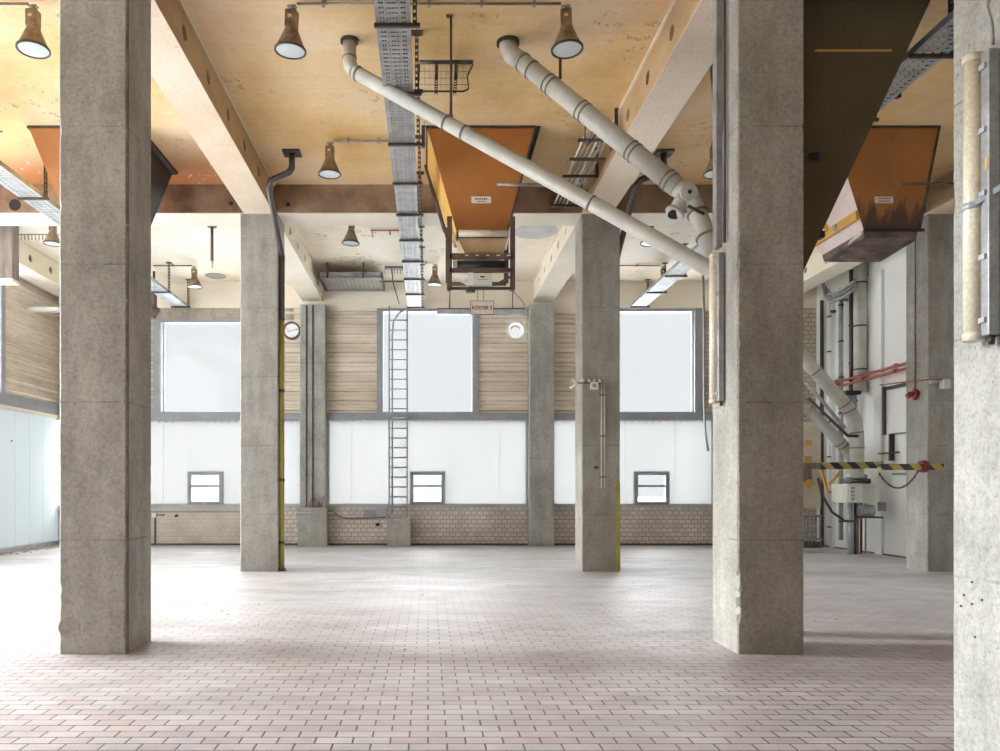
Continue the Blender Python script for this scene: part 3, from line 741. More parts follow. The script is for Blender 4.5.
# trough at the back left of the middle bay
t = thing('ventilation_trough', (-1.75, 18.1, 6.15), 'grey sheet metal trough hung by the back wall above the ribbed cladding', 'duct')
MB().box(-2.4, -1.08, 17.5, 18.65, 6.13, 6.15).build('base_sheet', 'pipe_dk', t)
for y in (17.5, 18.6): MB().box(-2.45, -1.03, y, y + .05, 6.10, 6.24).build('side_sheet', 'steel', t)
for x in (-2.45, -1.06): MB().box(x, x + .03, 17.5, 18.65, 6.1, 6.24).build('end_sheet', 'steel_dk', t)
for x in (-2.25, -1.45): MB().box(x - .02, x + .02, 17.45, 17.49, 6.1, ZC).build('hanger', 'steel_dk', t)
m = MB()
for k in range(12): m.box(-2.35 + k * .1, -2.32 + k * .1, 17.6, 18.55, 6.118, 6.13)
m.build('slot_sheet', 'discdk', t)
# comb rack far left behind the cross beam, and short comb over the ladder
for x0, x1, y, lab in ((-8.2, -6.9, 15.3, 'pale comb shaped cable rack under the ceiling at the far left'), (-.98, -.56, 17.7, 'short pale comb rack under the ceiling left of the cable tray end')):
    t = thing('comb_rack', ((x0 + x1) / 2, y, 6.3), lab, 'rack')
    MB().box(x0, x1, y, y + .02, 6.36, 6.38).build('rail', 'steel', t)
    m = MB(); x = x0
    while x < x1: m.box(x, x + .012, y, y + .02, 6.26, 6.36); x += .07
    m.build('tine', 'steel', t)
    for x in (x0, x1 - .03): MB().box(x, x + .03, y, y + .02, 6.36, ZC).build('hanger', 'steel', t)
# ladder top arm above the ladder
t = thing('ceiling_bracket', (-.8, 18.0, ZC), 'dark cross shaped bracket under the ceiling above the ladder', 'bracket')
MB().box(-.99, -.57, 17.78, 17.81, ZC - .03, ZC).build('plate', 'steel_dk', t)
MB().tube([(-.83, 17.8, ZC - .03), (-.80, 17.9, 6.1), (-.68, 18.4, 5.75)], .012, 6).build('stem', 'steel_dk', t)
MB().box(-1.1, -.55, 17.8, 17.83, 6.1, 6.13).build('arm', 'steel_dk', t)
# hanging rods
def rod(px, y, z0, label, r=.03):
    x = (px - VX) * y / F
    t = thing('hanging_rod', (x, y, z0), label, 'rod')
    MB().tube([(x, y, z0 + .14), (x, y, ZC - .02)], r, 8).build('rod', 'brownsteel', t); MB().tube([(x, y, z0), (x, y, z0 + .14)], r * .8, 8).build('tip', 'cream', t)
    MB().disc((x, y, ZC - .02), (0, 0, 1), 0, .09, 16, .04).build('plate', 'brownsteel', t)
rod(212, 15.0, 5.62, 'brown steel rod hanging from the ceiling above the left upper window')
t = thing('hanging_rod', (1.50, 8.75, 5.9), 'short dark flat bar hanging behind the lamp above the thick diagonal pipe', 'rod')
MB().box(1.47, 1.50, 8.75, 8.77, 5.98, ZC).build('bar', 'brownsteel', t)
# hatches in the ceiling
for x, y, r_, m_, lab in ((2.12, 15.35, .43, 'disc', 'large pale round disc in the ceiling right of the hopper'), (-5.05, 18.55, .24, 'discdk', 'dark round disc where ceiling meets wall above the left upper window')):
    tag(MB().disc((x, y, ZC - .008), (0, 0, 1), 0, r_, 40, .016).build('ceiling_hatch', m_), lab, 'hatch', kind='thing')

# ------------------------------------------------------------ diagonal pipes
def band(p, d, r, w, parent, mat='pipe_dk', name='clamp'):
    p = Vector(p); d = Vector(d).normalized(); MB().tube([p - d * w / 2, p + d * w / 2], r, 16).build(name, mat, parent)
def along(p, q, px):
    """point of segment p-q whose projected column is px"""
    f = lambda v: VX + F * v.x / v.y
    lo, hi = 0, 1
    for _ in range(30):
        m_ = (lo + hi) / 2
        if (f(p.lerp(q, m_)) - px) * (f(q) - f(p)) < 0: lo = m_
        else: hi = m_
    return p.lerp(q, lo)
a0 = P(349.5, 38, 8.82); a0.z = ZC; a1 = P(349.5, 58, 8.82); a2 = P(355, 72, 8.75); a3 = P(713, 271, 7.45)
a4 = a3 + (a3 - a2).normalized() * .3; a5 = Vector((a4.x + .1, a4.y, a4.z - .35))
t = thing('downpipe', a0, 'thinner beige pipe dropping diagonally from the ceiling to the right dark column', 'pipe')
MB().tube([a0, a1, a1.lerp(a2, .5) + Vector((-.02, 0, -.01)), a2], .075, 16).build('elbow', 'pipe', t)
MB().tube([a2, a3, a4], .075, 18).build('pipe', 'pipe', t)
MB().tube([a4, a5, (a5.x, a5.y, .02)], .075, 16).build('lower_pipe', 'pipe', t)
MB().disc(a0 - Vector((0, 0, .012)), (0, 0, 1), .07, .105, 24, .024).build('ceiling_flange', 'steel_dk', t)
dA = a3 - a2
band(a1 + Vector((0, 0, .0)), (0, 0, 1), .085, .02, t); band(a2 + dA * .01, dA, .084, .025, t)
for px in (446, 464, 591):
    band(along(a2, a3, px), dA, .083, .02, t)
b0 = P(508, 38, 8.85); b0.z = ZC; b1 = P(508, 46, 8.85); b2 = P(521, 61, 8.75); b3 = P(678, 188, 7.85); b4 = P(695, 207, 7.75); b5 = P(716, 262, 7.55)
t = thing('downpipe', b0, 'thicker beige clamped pipe dropping diagonally, with a capped branch near the right dark column', 'pipe')
MB().tube([b0, b1, b1.lerp(b2, .45) + Vector((-.02, 0, -.03)), b2], .098, 18).build('elbow', 'pipe', t)
MB().tube([b2, b3], .098, 20).build('pipe', 'pipe', t)
MB().tube([b3, b3.lerp(b4, .6) + Vector((.02, 0, .02)), b4, b5, b5 + Vector((.12, 0, -.5)), (b5.x + .12, b5.y, .02)], .090, 16).build('lower_pipe', 'pipe', t)
MB().disc(b0 - Vector((0, 0, .015)), (0, 0, 1), .09, .13, 24, .03).build('ceiling_flange', 'steel_dk', t)
dB = b3 - b2
for px in (523, 532, 548, 552, 581, 585, 631, 635, 667, 671):
    band(along(b2, b3, px), dB, .108, .016, t)
br = MB().tube([b3.lerp(b4, .45), P(675, 212, 7.8)], [.085, .075], 16).build('branch_stub', 'pipe', t)
band(P(675, 213, 7.8), P(675, 212, 7.8) - b3.lerp(b4, .45), .10, .03, br, 'pipe', 'lip')
MB().tube([P(675, 213.5, 7.79), P(675, 215, 7.785)], .07, 16).build('mouth', 'black', br)
c = b3.lerp(b4, .45) + Vector((0, -.07, .0)); MB().tube([c, c + Vector((0, -.05, 0))], .085, 20).build('inspection_cap', 'pipe', t)
MB().tube([c + Vector((0, -.05, 0)), c + Vector((0, -.065, 0))], .02, 8).build('bolt', 'steel_dk', t)
for q in (.12, .55): band(b4.lerp(b5, q), b5 - b4, .106, .02, t)
MB().tube([P(688, 206, 7.6), P(704, 214, 7.6)], .015, 6).build('lever', 'steel_dk', t)
# rod that carries the thin pipe
p = along(a2, a3, 451); t = thing('pipe_hanger', (p.x, p.y, p.z), 'thin brown rod from the ceiling down to the thinner diagonal pipe', 'rod')
MB().tube([(p.x, p.y, p.z + .07), (p.x, p.y, ZC)], .014, 8).build('rod', 'brownsteel', t); MB().box(p.x - .05, p.x + .02, p.y - .02, p.y + .02, ZC - .02, ZC).build('plate', 'brownsteel', t); MB().tube([(p.x, p.y, p.z + .06), (p.x, p.y, p.z + .11)], .025, 8).build('socket', 'steel', t)
p = along(b2, b3, 588); t = thing('pipe_hanger', (p.x, p.y, p.z), 'thin dark hook holding the thicker diagonal pipe beside the right beam', 'rod')
MB().tube([p + Vector((0, .1, 0)), p + Vector((.02, .3, -.12)), (p.x + .1, p.y + .5, p.z - .1), (2.3, p.y + 1.6, 6.1)], .01, 6).build('hook', 'steel_dk', t)

# ------------------------------------------------------------ drainpipes on the second column row
def drain(xf, sgn, xcol, label, top_mat, yl, yc=13.12):
    """ceiling flange at (xf), goes down to the column side at xcol"""
    t = thing('drainpipe', (xcol, 13.25, 0), label, 'pipe')
    y0 = 11.75
    MB().box(xf - .13, xf + .13, y0 - .12, y0 + .12, ZC - .03, ZC).build('ceiling_plate', 'steel_dk', t)
    pts = [(xf, y0, ZC - .03), (xf, y0, ZC - .24), (xf - sgn * .05, y0 + .02, ZC - .30), (xf - sgn * .32, y0 + .1, ZC - .38), (xf - sgn * .38, y0 + .15, ZC - .46), (xcol, yc - .27, ZC - .95), (xcol, yc, ZC - 1.15), (xcol, yc, 4.2)]
    MB().tube(pts, .047, 14).build('upper_pipe', top_mat, t)
    MB().tube([(xcol, yc, 4.2), (xcol, yc, .03)], .043, 14).build('lower_pipe', 'yellow', t)
    for z in (4.2, 3.0, 1.5, .45): MB().tube([(xcol, yc, z), (xcol, yc, z + .05)], .052, 14).build('collar', top_mat, t)
    MB().tube([(xcol, yc, 0), (xcol, yc, .05)], .07, 14).build('foot', 'rust', t)
drain(-2.05, 1, -2.46, 'black drainpipe turning olive yellow, down the right side of the left second-row column', 'drain', 0)
t0 = drain(3.55, 1, 3.30, 'olive drainpipe behind the right second-row column, elbow at the ceiling', 'drain', 0, 13.75)
MB().box(3.135, 3.204, 12.995, 13.05, .02, 1.5).build('corner_paint', 'yellow', cD)

# ------------------------------------------------------------ hoppers
ZH = ZC; HB = 5.12
def nameplate(parent, x, y, z, w=.19, h=.075):
    q = MB().box(x - w / 2, x + w / 2, y - .012, y, z - h / 2, z + h / 2).build('nameplate', 'sign', parent)
    return q
def hopper(dx, label, left_mat='orange_lt', TB=None):
    t = thing('hopper', (dx + .75, 11.7, HB), label, 'hopper', 'orange hoppers under the ceiling')
    T = (-.017 + dx, 1.488 + dx, 10.9, 12.5, ZH); B = (.408 + dx, 1.139 + dx, 11.3, 12.1, HB)
    if TB: T, B = TB
    q = lambda r: [Vector((r[0], r[2], r[4])), Vector((r[1], r[2], r[4])), Vector((r[1], r[3], r[4])), Vector((r[0], r[3], r[4]))]
    a, b = q(T), q(B)
    names = ['front_panel', 'right_panel', 'back_panel', 'left_panel']; mats = ['stained' if TB else 'orange', 'black', 'orange', left_mat]  # left panel coloured brighter to stand in for light from the left
    cen = (sum(a, Vector()) + sum(b, Vector())) / 8
    pans = []
    for k in range(4):
        vs = [b[k], b[(k + 1) % 4], a[(k + 1) % 4], a[k]]
        n = (vs[1] - vs[0]).cross(vs[3] - vs[0]).normalized()
        if n.dot(vs[0] - cen) < 0: n = -n
        vs2 = [v - n * .02 for v in vs]
        pans.append((MB().add(vs + vs2, [(0, 1, 2, 3), (7, 6, 5, 4), (0, 1, 5, 4), (1, 2, 6, 5), (2, 3, 7, 6), (3, 0, 4, 7)]).build(names[k], mats[k], t), vs, n))
    m = MB()
    for k in (0, 1, 2, 3): m.bar(a[k] - Vector((0, 0, .015)), a[(k + 1) % 4] - Vector((0, 0, .015)), .03, .03)
    m.build('ceiling_flange', 'steel_dk', t)
    # dark edge angles
    MB().bar(a[1] + Vector((.015, 0, 0)), b[1] + Vector((.015, 0, 0)), .03, .03).build('edge_angle', 'steel_dk', t)
    return t, a, b, pans
h1, a, b, pans = hopper(0, 'orange steel hopper over the middle of the hall with a roller frame below')
v0, v1, v2 = P(535, 126, 10.9), P(541, 126, 10.9), P(530, 163, 11.05)
MB().add([v0, v1, v2, v0 + Vector((0, .5, 0)), v1 + Vector((0, .5, 0)), v2 + Vector((0, .45, 0))], [(0, 1, 2), (5, 4, 3), (0, 3, 4, 1), (1, 4, 5, 2), (2, 5, 3, 0)]).build('side_flange', 'black', h1)
# nameplate on the front panel, tilted with it
def on_front(a, b, u, v):  # u across 0..1 , v down 0..1
    l = a[0].lerp(b[0], v); r_ = a[1].lerp(b[1], v); return l.lerp(r_, u)
def plate(t, a, b, u, v, w, h, off=.012):
    c = on_front(a, b, u, v); dn = (b[0] + b[1] - a[0] - a[1]).normalized(); nx = Vector((1, 0, 0)); n = nx.cross(dn).normalized()
    if n.y > 0: n = -n
    vs = [c + nx * sx * w / 2 + dn * sz * h / 2 + n * o for o in (0, off) for sx, sz in ((-1, -1), (1, -1), (1, 1), (-1, 1))]
    o = MB().add(vs, [(0, 1, 2, 3), (4, 5, 6, 7), (0, 1, 5, 4), (1, 2, 6, 5), (2, 3, 7, 6), (3, 0, 4, 7)]).build('nameplate', 'sign', t)
    return o, c, nx, dn, n
def txt(s, size, M4, mat, parent, ext=.001):
    cu = bpy.data.curves.new('lettering', 'FONT'); cu.body = s; cu.size = size; cu.align_x = 'CENTER'; cu.align_y = 'CENTER'; cu.extrude = ext
    cu.offset = .0012
    tmp = bpy.data.objects.new('lettering_source', cu); C.objects.link(tmp); bpy.context.view_layer.update(); me = bpy.data.meshes.new_from_object(tmp.evaluated_get(bpy.context.evaluated_depsgraph_get()))
    C.objects.unlink(tmp); bpy.data.objects.remove(tmp); me.name = 'lettering'; o = bpy.data.objects.new('lettering', me); C.objects.link(o); me.materials.clear(); me.materials.append(M[mat])
    o.parent = parent; o.matrix_local = Matrix.Translation(-world_loc(parent)) @ M4
    return o
def frame_matrix(c, x, up, n):
    m = Matrix((x, up, n)).transposed().to_4x4(); m.translation = c; return m
o, c, nx, dn, n = plate(h1, a, b, .5, .70, .28, .09)
o['kind'] = 'thing'
m = MB()
for i, (u, w) in enumerate(((-.075, .022), (-.045, .02), (-.015, .022), (.02, .02), (.05, .024), (.08, .016))):
    q = c + nx * u - dn * .012 + n * .014; m.bar(q - nx * w / 2, q + nx * w / 2, .003, .022)
q = c + dn * .02 + n * .014; m.bar(q - nx * .07, q + nx * .07, .003, .008)
m.build('plate_marks', 'ink', o)
# guide frame at the left of the hopper and the roller frame below
fr = thing('roller_frame', (.77, 11.4, 4.2), 'brown steel roller frame with dark roller and cream box under the middle hopper', 'machine')
yf, yk = 11.15, 12.05
xl, xr = P(449.5, 250, yf).x, P(512.5, 250, yf).x
zt_, zb_ = P(449, 217, yf).z, P(449, 290, yf).z
for x in (xl, xr):
    for y in (yf, yk):
        MB().box(x - .035, x + .035, y - .03, y + .03, zb_ if y == yf else P(0, 283, yk).z, zt_ if y == yf else P(0, 228, yk).z).build('post', 'brownsteel', fr)
def hb(y, pyc, h, mat, name, x0=None, x1=None, th=.06):
    z = P(0, pyc, y).z; return MB().box(xl if x0 is None else x0, xr if x1 is None else x1, y - th / 2, y + th / 2, z - h / 2, z + h / 2).build(name, mat, fr)
MB().tube([(xl + .13, yf + .0, P(0, 233.5, yf).z), (xr - .06, yf + .0, P(0, 233.5, yf).z)], .048, 16).build('upper_roller', 'cream', fr)
# tapering cream chute plate
zA, zB_ = P(0, 238, yf).z, P(0, 251, yf).z
MB().add([(xl + .12, yf + .02, zA), (xr - .06, yf + .02, zA), (xr - .12, yf + .06, zB_), (xl + .22, yf + .06, zB_), (xl + .12, yf + .9, zA), (xr - .06, yf + .9, zA), (xr - .12, yf + .8, zB_), (xl + .22, yf + .8, zB_)],
         [(0, 1, 2, 3), (7, 6, 5, 4), (0, 4, 5, 1), (3, 2, 6, 7), (0, 3, 7, 4), (1, 5, 6, 2)]).build('chute', 'beam_side', fr)
hb(yf, 256.5, .075, 'brownsteel', 'upper_beam'); hb(yf, 270.5, .06, 'brownsteel', 'lower_beam')
m = MB()
for k in range(5): m.box(xl + .22 + k * .15, xl + .27 + k * .15, yf - .034, yf - .03, P(0, 256, yf).z - .008, P(0, 256, yf).z + .008)
m.build('bolt_row', 'cream', fr)
MB().tube([(xl + .08, yf + .12, P(0, 264, yf).z), (xr - .1, yf + .12, P(0, 264, yf).z)], .085, 18).build('dark_roller', 'roller', fr)
MB().tube([(xl + .05, yf + .12, P(0, 264, yf).z), (xl + .11, yf + .12, P(0, 264, yf).z)], .088, 18).build('roller_end', 'white', fr)
bxz0, bxz1 = P(0, 286.5, yf).z, P(0, 275.5, yf).z
e = MB().box(P(473.5, 0, yf).x, P(491.5, 0, yf).x, yf - .08, yf + .14, bxz0, bxz1).build('control_box', 'box', fr, bevel=.006)
MB().box(P(480, 0, yf).x, P(484, 0, yf).x, yf - .086, yf - .08, bxz1 - .05, bxz1 - .03).build('label', 'ink', e)
MB().box(P(477, 0, yf).x, P(488, 0, yf).x, yf - .086, yf - .08, bxz1 - .085, bxz1 - .08).build('slot', 'steel_dk', e)
MB().box(P(468, 0, yf).x, P(473, 0, yf).x, yf - .05, yf + .14, bxz0, bxz1 + .03).build('side_bracket', 'white', fr)
hb(yf, 288.5, .03, 'steel_dk', 'bottom_bar'); hb(yk, 284, .05, 'brownsteel', 'rear_bar')
MB().bar(P(495, 285, yf), P(512, 276, yf), .03, .03).build('diagonal_brace', 'brownsteel', fr)
MB().bar(P(453, 277, yf), P(468, 284.5, yf), .03, .03).build('diagonal_strut', 'white', fr)
MB().box(P(466, 0, yf).x, P(475, 0, yf).x, yf - .05, yf + .05, P(0, 292, yf).z, P(0, 289, yf).z).build('foot_plate', 'steel_dk', fr)
for x in (xl, xr):
    MB().bar((x, yf, zt_ - .05), (x + (.13 if x < .6 else -.1), yf, P(0, 250, yf).z), .02, .02).build('side_strut', 'white', fr)
for x in (xl, xr): MB().box(x - .02, x + .02, yf, yf + .2, P(0, 288, yf).z, P(0, 285, yf).z).build('side_bar', 'brownsteel', fr)
MB().bar(P(445, 232, 12.3), P(421.5, 150, 12.3), .06, .04).build('stay', 'steel_dk', fr)
MB().bar(P(447, 240, 12.0), P(425, 165, 12.0), .025, .025).build('stay', 'brownsteel', fr)
m = MB().box(-.09, -.04, 10.88, 10.93, ZC - .3, ZC - .0); m.build('stay_top', 'steel_dk', fr)
MB().tube([P(450, 290, yf), P(449, 310, 11.6)], .005, 5).build('loose_wire', 'steel_dk', fr)
MB().tube([P(511, 283, yf), P(514, 292, yf), P(520, 298, yf), P(525, 306, yf)], .006, 5).build('loose_wire', 'steel_dk', fr)
# hanging sign
ys = 11.1; x0, x1 = P(470.3, 0, ys).x, P(493.7, 0, ys).x; z0, z1_ = P(0, 314.5, ys).z, P(0, 301, ys).z
sg = thing('hanging_sign', ((x0 + x1) / 2, ys, z0), 'small pale sign reading RÖSTER 2 hung on chains under the middle hopper', 'sign')
MB().box(x0, x1, ys - .006, ys + .006, z0, z1_).build('plate', 'sign', sg)
m = MB()
for A, B_ in (((x0, z0), (x1, z0)), ((x0, z1_), (x1, z1_)), ((x0, z0), (x0, z1_)), ((x1, z0), (x1, z1_))): m.bar((A[0], ys - .004, A[1]), (B_[0], ys - .004, B_[1]), .008, .008)
m.build('border', 'brownsteel', sg)
txt('RÖSTER 2', .066, frame_matrix(Vector(((x0 + x1) / 2, ys - .008, (z0 + z1_) / 2 - .005)), Vector((1, 0, 0)), Vector((0, 0, 1)), Vector((0, -1, 0))), 'ink', sg)
for px in (477.5, 483.5):
    m = MB(); za, zb = z1_, P(0, 289.5, ys).z; xx = P(px, 0, ys).x; nl = 7
    for k in range(nl):
        z = za + (zb - za) * (k + .5) / nl; m.bar((xx - .008 + .012 * (k % 2), ys, z - .014), (xx + .008 - .006 * (k % 2), ys, z + .014), .006, .006)
    m.build('chain', 'steel_dk', sg)

h2, a, b, pans = hopper(-5.575, 'orange steel hopper partly hidden behind the thick grey left column', 'orange_lt')
fl = MB(); fl.bar(a[1] + Vector((0, 0, -.02)), a[2] + Vector((.02, 0, -.02)), .12, .04); fl.build('side_flange', 'steel_dk', h2)
h3, a, b, pans = hopper(5.575, 'stained orange steel hopper over the right bay with pinkish window-lit side colour and rusty outlet hood', 'pink', ((5.64, 7.13, 10.9, 12.9, ZH), (6.316, 7.10, 11.3, 12.5, HB)))
o, c, nx, dn, n = plate(h3, a, b, .42, .70, .26, .09)
m = MB()
for dz in (-.018, .018):
    q = c + dn * dz + n * .014; m.bar(q - nx * .09, q + nx * .09, .003, .01)
m.build('plate_marks', 'rust', o)
# stains on the front, stiffeners on the left panel
vs, n = pans[3][1], pans[3][2]
lt0, lt1 = a[0], a[3]; lb0, lb1 = b[0], b[3]
def onl(u, v): return lt0.lerp(lb0, v).lerp(lt1.lerp(lb1, v), u) + n * .02
MB().bar(onl(0, .84), onl(1, .84), .05, .13).build('stiffener', 'orange_lt', h3)
MB().bar(onl(.62, .42), onl(.60, .82), .05, .08).build('stiffener', 'orange_lt', h3)
MB().bar(onl(.42, .80) + n * .03, onl(.42, .89) + n * .03, .06, .03).build('clip', 'steel', h3)
s = Vector((0, 0, 0))
# skirt and outlet hood under the hopper
zz = HB
MB().frustum((b[0].x, b[1].x, b[0].y, b[2].y, zz), (b[0].x + .02, b[1].x - .02, b[0].y + .02, b[2].y - .02, zz - .10)).build('skirt', 'rust', h3)
MB().box(b[0].x - .02, b[1].x + .06, b[0].y - .06, b[0].y - .02, zz - .025, zz + .01).build('lip_bar', 'black', h3)
Y0 = 11.15
hd = [P(864, 232, Y0), P(918, 229, Y0), P(918, 240, Y0), P(878, 262, Y0 + .2), P(826, 262, Y0 + .9), P(826, 252, Y0 + .9)]
up0, up1 = P(864, 231, 11.3), P(917, 231, 11.3)
bk0, bk1 = P(826, 254, 12.4), P(872, 254, 12.4)
m = MB()
# hood: sloping plates that meet along the outlet's lower edge
lo0, lo1 = P(826, 262, 12.6), P(880, 262, 12.1); lo2 = P(916, 240, 11.5)
up2 = P(826, 252, 12.6)
m.add([up0, up1, lo2, lo1, lo0, up2], [(0, 1, 2, 3), (0, 3, 4, 5)])
m.add([v + Vector((0, .03, .02)) for v in (up0, up1, lo2, lo1, lo0, up2)], [(0, 1, 2, 3), (0, 3, 4, 5)])
m.build('outlet_hood', 'rust', h3)
m = MB(); m.bar(up0 + Vector((-.02, 0, -.02)), lo0, .03, .05); m.build('hood_edge', 'cream', h3)
# horizontal rods by the right and middle hoppers
conduit([P(903, 184, 10.75), P(955, 183.5, 10.75)], .02, 'brownsteel', 'brown rod reaching from the right hopper to the picture edge column', 0, 'horizontal_rod', 'rod')
conduit([P(497, 184.5, 10.9), P(536, 185, 10.9), P(560, 185.5, 11.6)], .02, 'steel', 'thin grey rod across the front of the middle hopper', 0, 'horizontal_rod', 'rod')

# near chute, its unlit darkness put into the colour
t = thing('chute', (4.0, 7.9, 3.0), 'large olive steel chute, coloured dark as unlit, filling the space right of the dark column', 'chute')
yc0, yc1 = 7.3, 8.9
def xr_at(z):  # right outline
    return 4.94 + (z - ZC) * (4.94 - 3.54) / (ZC - 3.47)
pts_top = [(3.2, yc0, ZC), (xr_at(ZC), yc0, ZC), (xr_at(ZC), yc1, ZC), (3.2, yc1, ZC)]
zb = 3.1; pts_bot = [(3.2, yc0, zb), (xr_at(zb), yc0, zb), (xr_at(zb), yc1 - .6, zb), (3.2, yc1 - .6, zb)]
MB().add(pts_bot + pts_top, [(3, 2, 1, 0), (4, 5, 6, 7), (0, 1, 5, 4), (1, 2, 6, 5), (2, 3, 7, 6), (3, 0, 4, 7)]).build('body', 'hop_dark', t)
p = P(853, 51, yc0)
MB().box(P(815, 51, yc0).x, P(891, 51, yc0).x, yc0 - .012, yc0, p.z - .008, p.z + .008).build('weld_strip', 'orange_lt', t)
p = P(813, 157, yc0); MB().tube([(p.x - .06, yc0 - .03, p.z), (p.x + .02, yc0 - .03, p.z), (p.x + .06, yc0 - .03, p.z + .01)], [.012, .035, .02], 10).build('knob', 'black', t)
MB().box(3.25, xr_at(zb) - .02, yc0 + .05, yc1 - .65, zb - .12, zb).build('outlet_collar', 'steel_dk', t)
p = P(815, 236, yc0); t2 = thing('valve_rod', p, 'short rod with small valve poking out under the dark chute', 'valve')
MB().tube([P(805, 235, 7.35), P(817, 235, 7.35)], .018, 8).build('rod', 'brownsteel', t2); MB().box(P(816, 0, 7.35).x, P(823, 0, 7.35).x, 7.3, 7.4, P(0, 239, 7.35).z, P(0, 232, 7.35).z).build('valve', 'black', t2, bevel=.01)

# ------------------------------------------------------------ vertical tube lights
def tube_light(yc, zb, zt, strap, label, mat_c):
    t = thing('tube_light', (2.5, yc, zb), label, 'light', 'tube lights hung upright on column sides')
    x = 2.58
    h = MB().box(x - .06, x - .008, yc - .075, yc - .02, zb + .01, zt - .01).build('housing', 'steel', t, bevel=.006)
    MB().tube([(x - .062, yc + .02, zb + .03), (x - .062, yc + .02, zt - .03)], .042, 20).build('diffuser', 'tube_cover', t)
    for z in (zb + .015, zt - .015): MB().tube([(x - .062, yc + .02, z - .018), (x - .062, yc + .02, z + .018)], .045, 20).build('end_cap', 'cream', t)
    n = 5
    for k in range(n):
        z = zb + .08 + (zt - zb - .16) * k / (n - 1); MB().box(x - .070, x - .058, yc - .06, yc - .015, z - .012, z + .012).build('clip', 'steel_lt', t)
    MB().box(x - .063, x - .058, yc - .070, yc - .055, (zb + zt) / 2 + .1, (zb + zt) / 2 + .16).build('label', 'orange_lt', t)
    MB().tube([(x - .03, yc - .05, zb - .03), (x - .03, yc - .05, zb + .01)], .013, 8).build('cable_gland', 'black', t)
    if strap: 
        MB().tube([(x - .062, yc + .02, 2.66), (x - .062, yc + .02, 2.69)], .047, 16).build('strap', 'steel_lt', t)
        MB().bar((x - .01, yc - .1, 2.73), (x - .085, yc - .02, 2.68), .012, .025).build('strap_end', 'steel_lt', t)
    return t
tube_light(6.84, 2.13, 3.44, False, 'upright tube light on the left face of the dark column in mid hall', 'tube_cover')
t1 = tube_light(3.58, 2.06, 3.37, True, 'upright yellowed tube light with a strap on the pale column at the right edge', 'tube_cover')
t = thing('hook_chain', (2.56, 3.56, 3.36), 'steel hook and link holding the tube light at the right edge', 'hook')
MB().tube([(2.55, 3.52, 3.38), (2.53, 3.50, 3.46), (2.53, 3.53, 3.56), (2.55, 3.54, 3.62)], .008, 6).build('hook', 'steel', t)
MB().tube([(2.55, 3.52, 3.60), (2.55, 3.50, 3.95), (2.55, 3.54, 3.97), (2.55, 3.55, 3.62), (2.55, 3.52, 3.60)], .008, 6).build('link', 'steel_dk', t)
conduit([(2.555, 6.72, 3.5), (2.555, 6.72, 5.95)], .014, 'drain', 'black cable running up the mid-hall dark column above its tube light', 0, 'wall_cable', 'cable')
t = thing('conduit_rail', (2.555, 6.86, 3.5), 'grey cable channel running up the mid-hall dark column above its tube light', 'conduit')
MB().box(2.53, 2.578, 6.84, 6.93, 3.5, 5.95).build('channel', 'steel', t)
# cable dangling by the right window
conduit([P(703, 262, 8.2), P(704, 320, 8.2), P(704, 400, 8.2), P(705, 430, 8.2), P(708, 451, 8.2)], .012, 'steel', 'grey cable dangling in front of the right upper window beside the tube light', 0, 'loose_cable', 'cable')

# ------------------------------------------------------------ column fittings
t = thing('junction_box', P(594, 386, 12.96), 'small white junction box with cable glands on the right second-row column', 'box')
q = P(594, 386, 12.97)
MB().box(q.x - .065, q.x + .065, 12.93, 12.995, q.z - .06, q.z + .06).build('enclosure', 'white', t, bevel=.005)
MB().box(q.x - .03, q.x + .03, 12.925, 12.93, q.z - .025, q.z + .03).build('label', 'steel', t)
for px in (583, 589, 594, 599.5):
    g = P(px, 381, 12.97); MB().tube([(g.x, 12.96, g.z - .03), (g.x, 12.96, g.z + .03)], .022, 8).build('cable_gland', 'cream', t)
MB().tube([P(576, 383, 12.95), P(600, 383, 12.95)], .012, 6).build('cable', 'steel_dk', t)
MB().tube([P(572, 379, 12.9), P(577, 384, 12.9), P(570, 388, 12.9)], .02, 6).build('plug', 'white', t)
t = thing('paired_conduit', P(603, 490, 12.97), 'pair of thin vertical conduits on the right second-row column', 'conduit')
for px in (601.6, 604.6): MB().tube([P(px, 384, 12.975), P(px, 488, 12.975)], .013, 6).build('pipe', 'cream', t)
for py in (395, 436, 477): g = P(603, py, 12.97); MB().box(g.x - .05, g.x + .05, 12.965, 12.995, g.z - .012, g.z + .012).build('saddle', 'steel_dk', t)
g = P(596, 467.5, 12.97); tag(MB().tube([(g.x, 12.99, g.z), (g.x, 12.93, g.z)], .025, 8).build('wall_peg', 'steel_dk'), 'small dark peg on the right second-row column beside the conduits', 'peg')
# little corner peg on the floor left of left second-row column
g = P(238.5, 558, 15.4)
# red pull chain on far right column
t = thing('pull_chain', (8.3, 13.35, 2.9), 'long thin red pull chain on the far right column with a red handle', 'chain')
zt2, zb2 = P(0, 206, 13.3).z, P(0, 389, 13.3).z
m = MB(); z = zb2; k = 0
while z < zt2 - .3:
    m.bar((8.29 + .008 * (k % 2), 13.28, z), (8.30 - .008 * (k % 2), 13.28, z + .075), .014, .014); z += .08; k += 1
m.build('chain', 'darkred', t)
g = P(914, 397, 13.3)
MB().tube([(8.29, 13.2, zb2 - .08), (8.29, 13.28, zb2 - .02), (8.29, 13.36, zb2 - .1), (8.29, 13.28, zb2 - .16), (8.29, 13.2, zb2 - .08)], .03, 8).build('handle', 'red', t)
MB().tube([(8.27, 13.36, zb2 - .08), (8.27, 13.44, zb2 - .1)], .05, 10).build('knob', 'red', t)
MB().box(8.25, 8.335, 13.2, 13.4, zt2 - .32, zt2 - .28).build('hook_bracket', 'steel_dk', t)
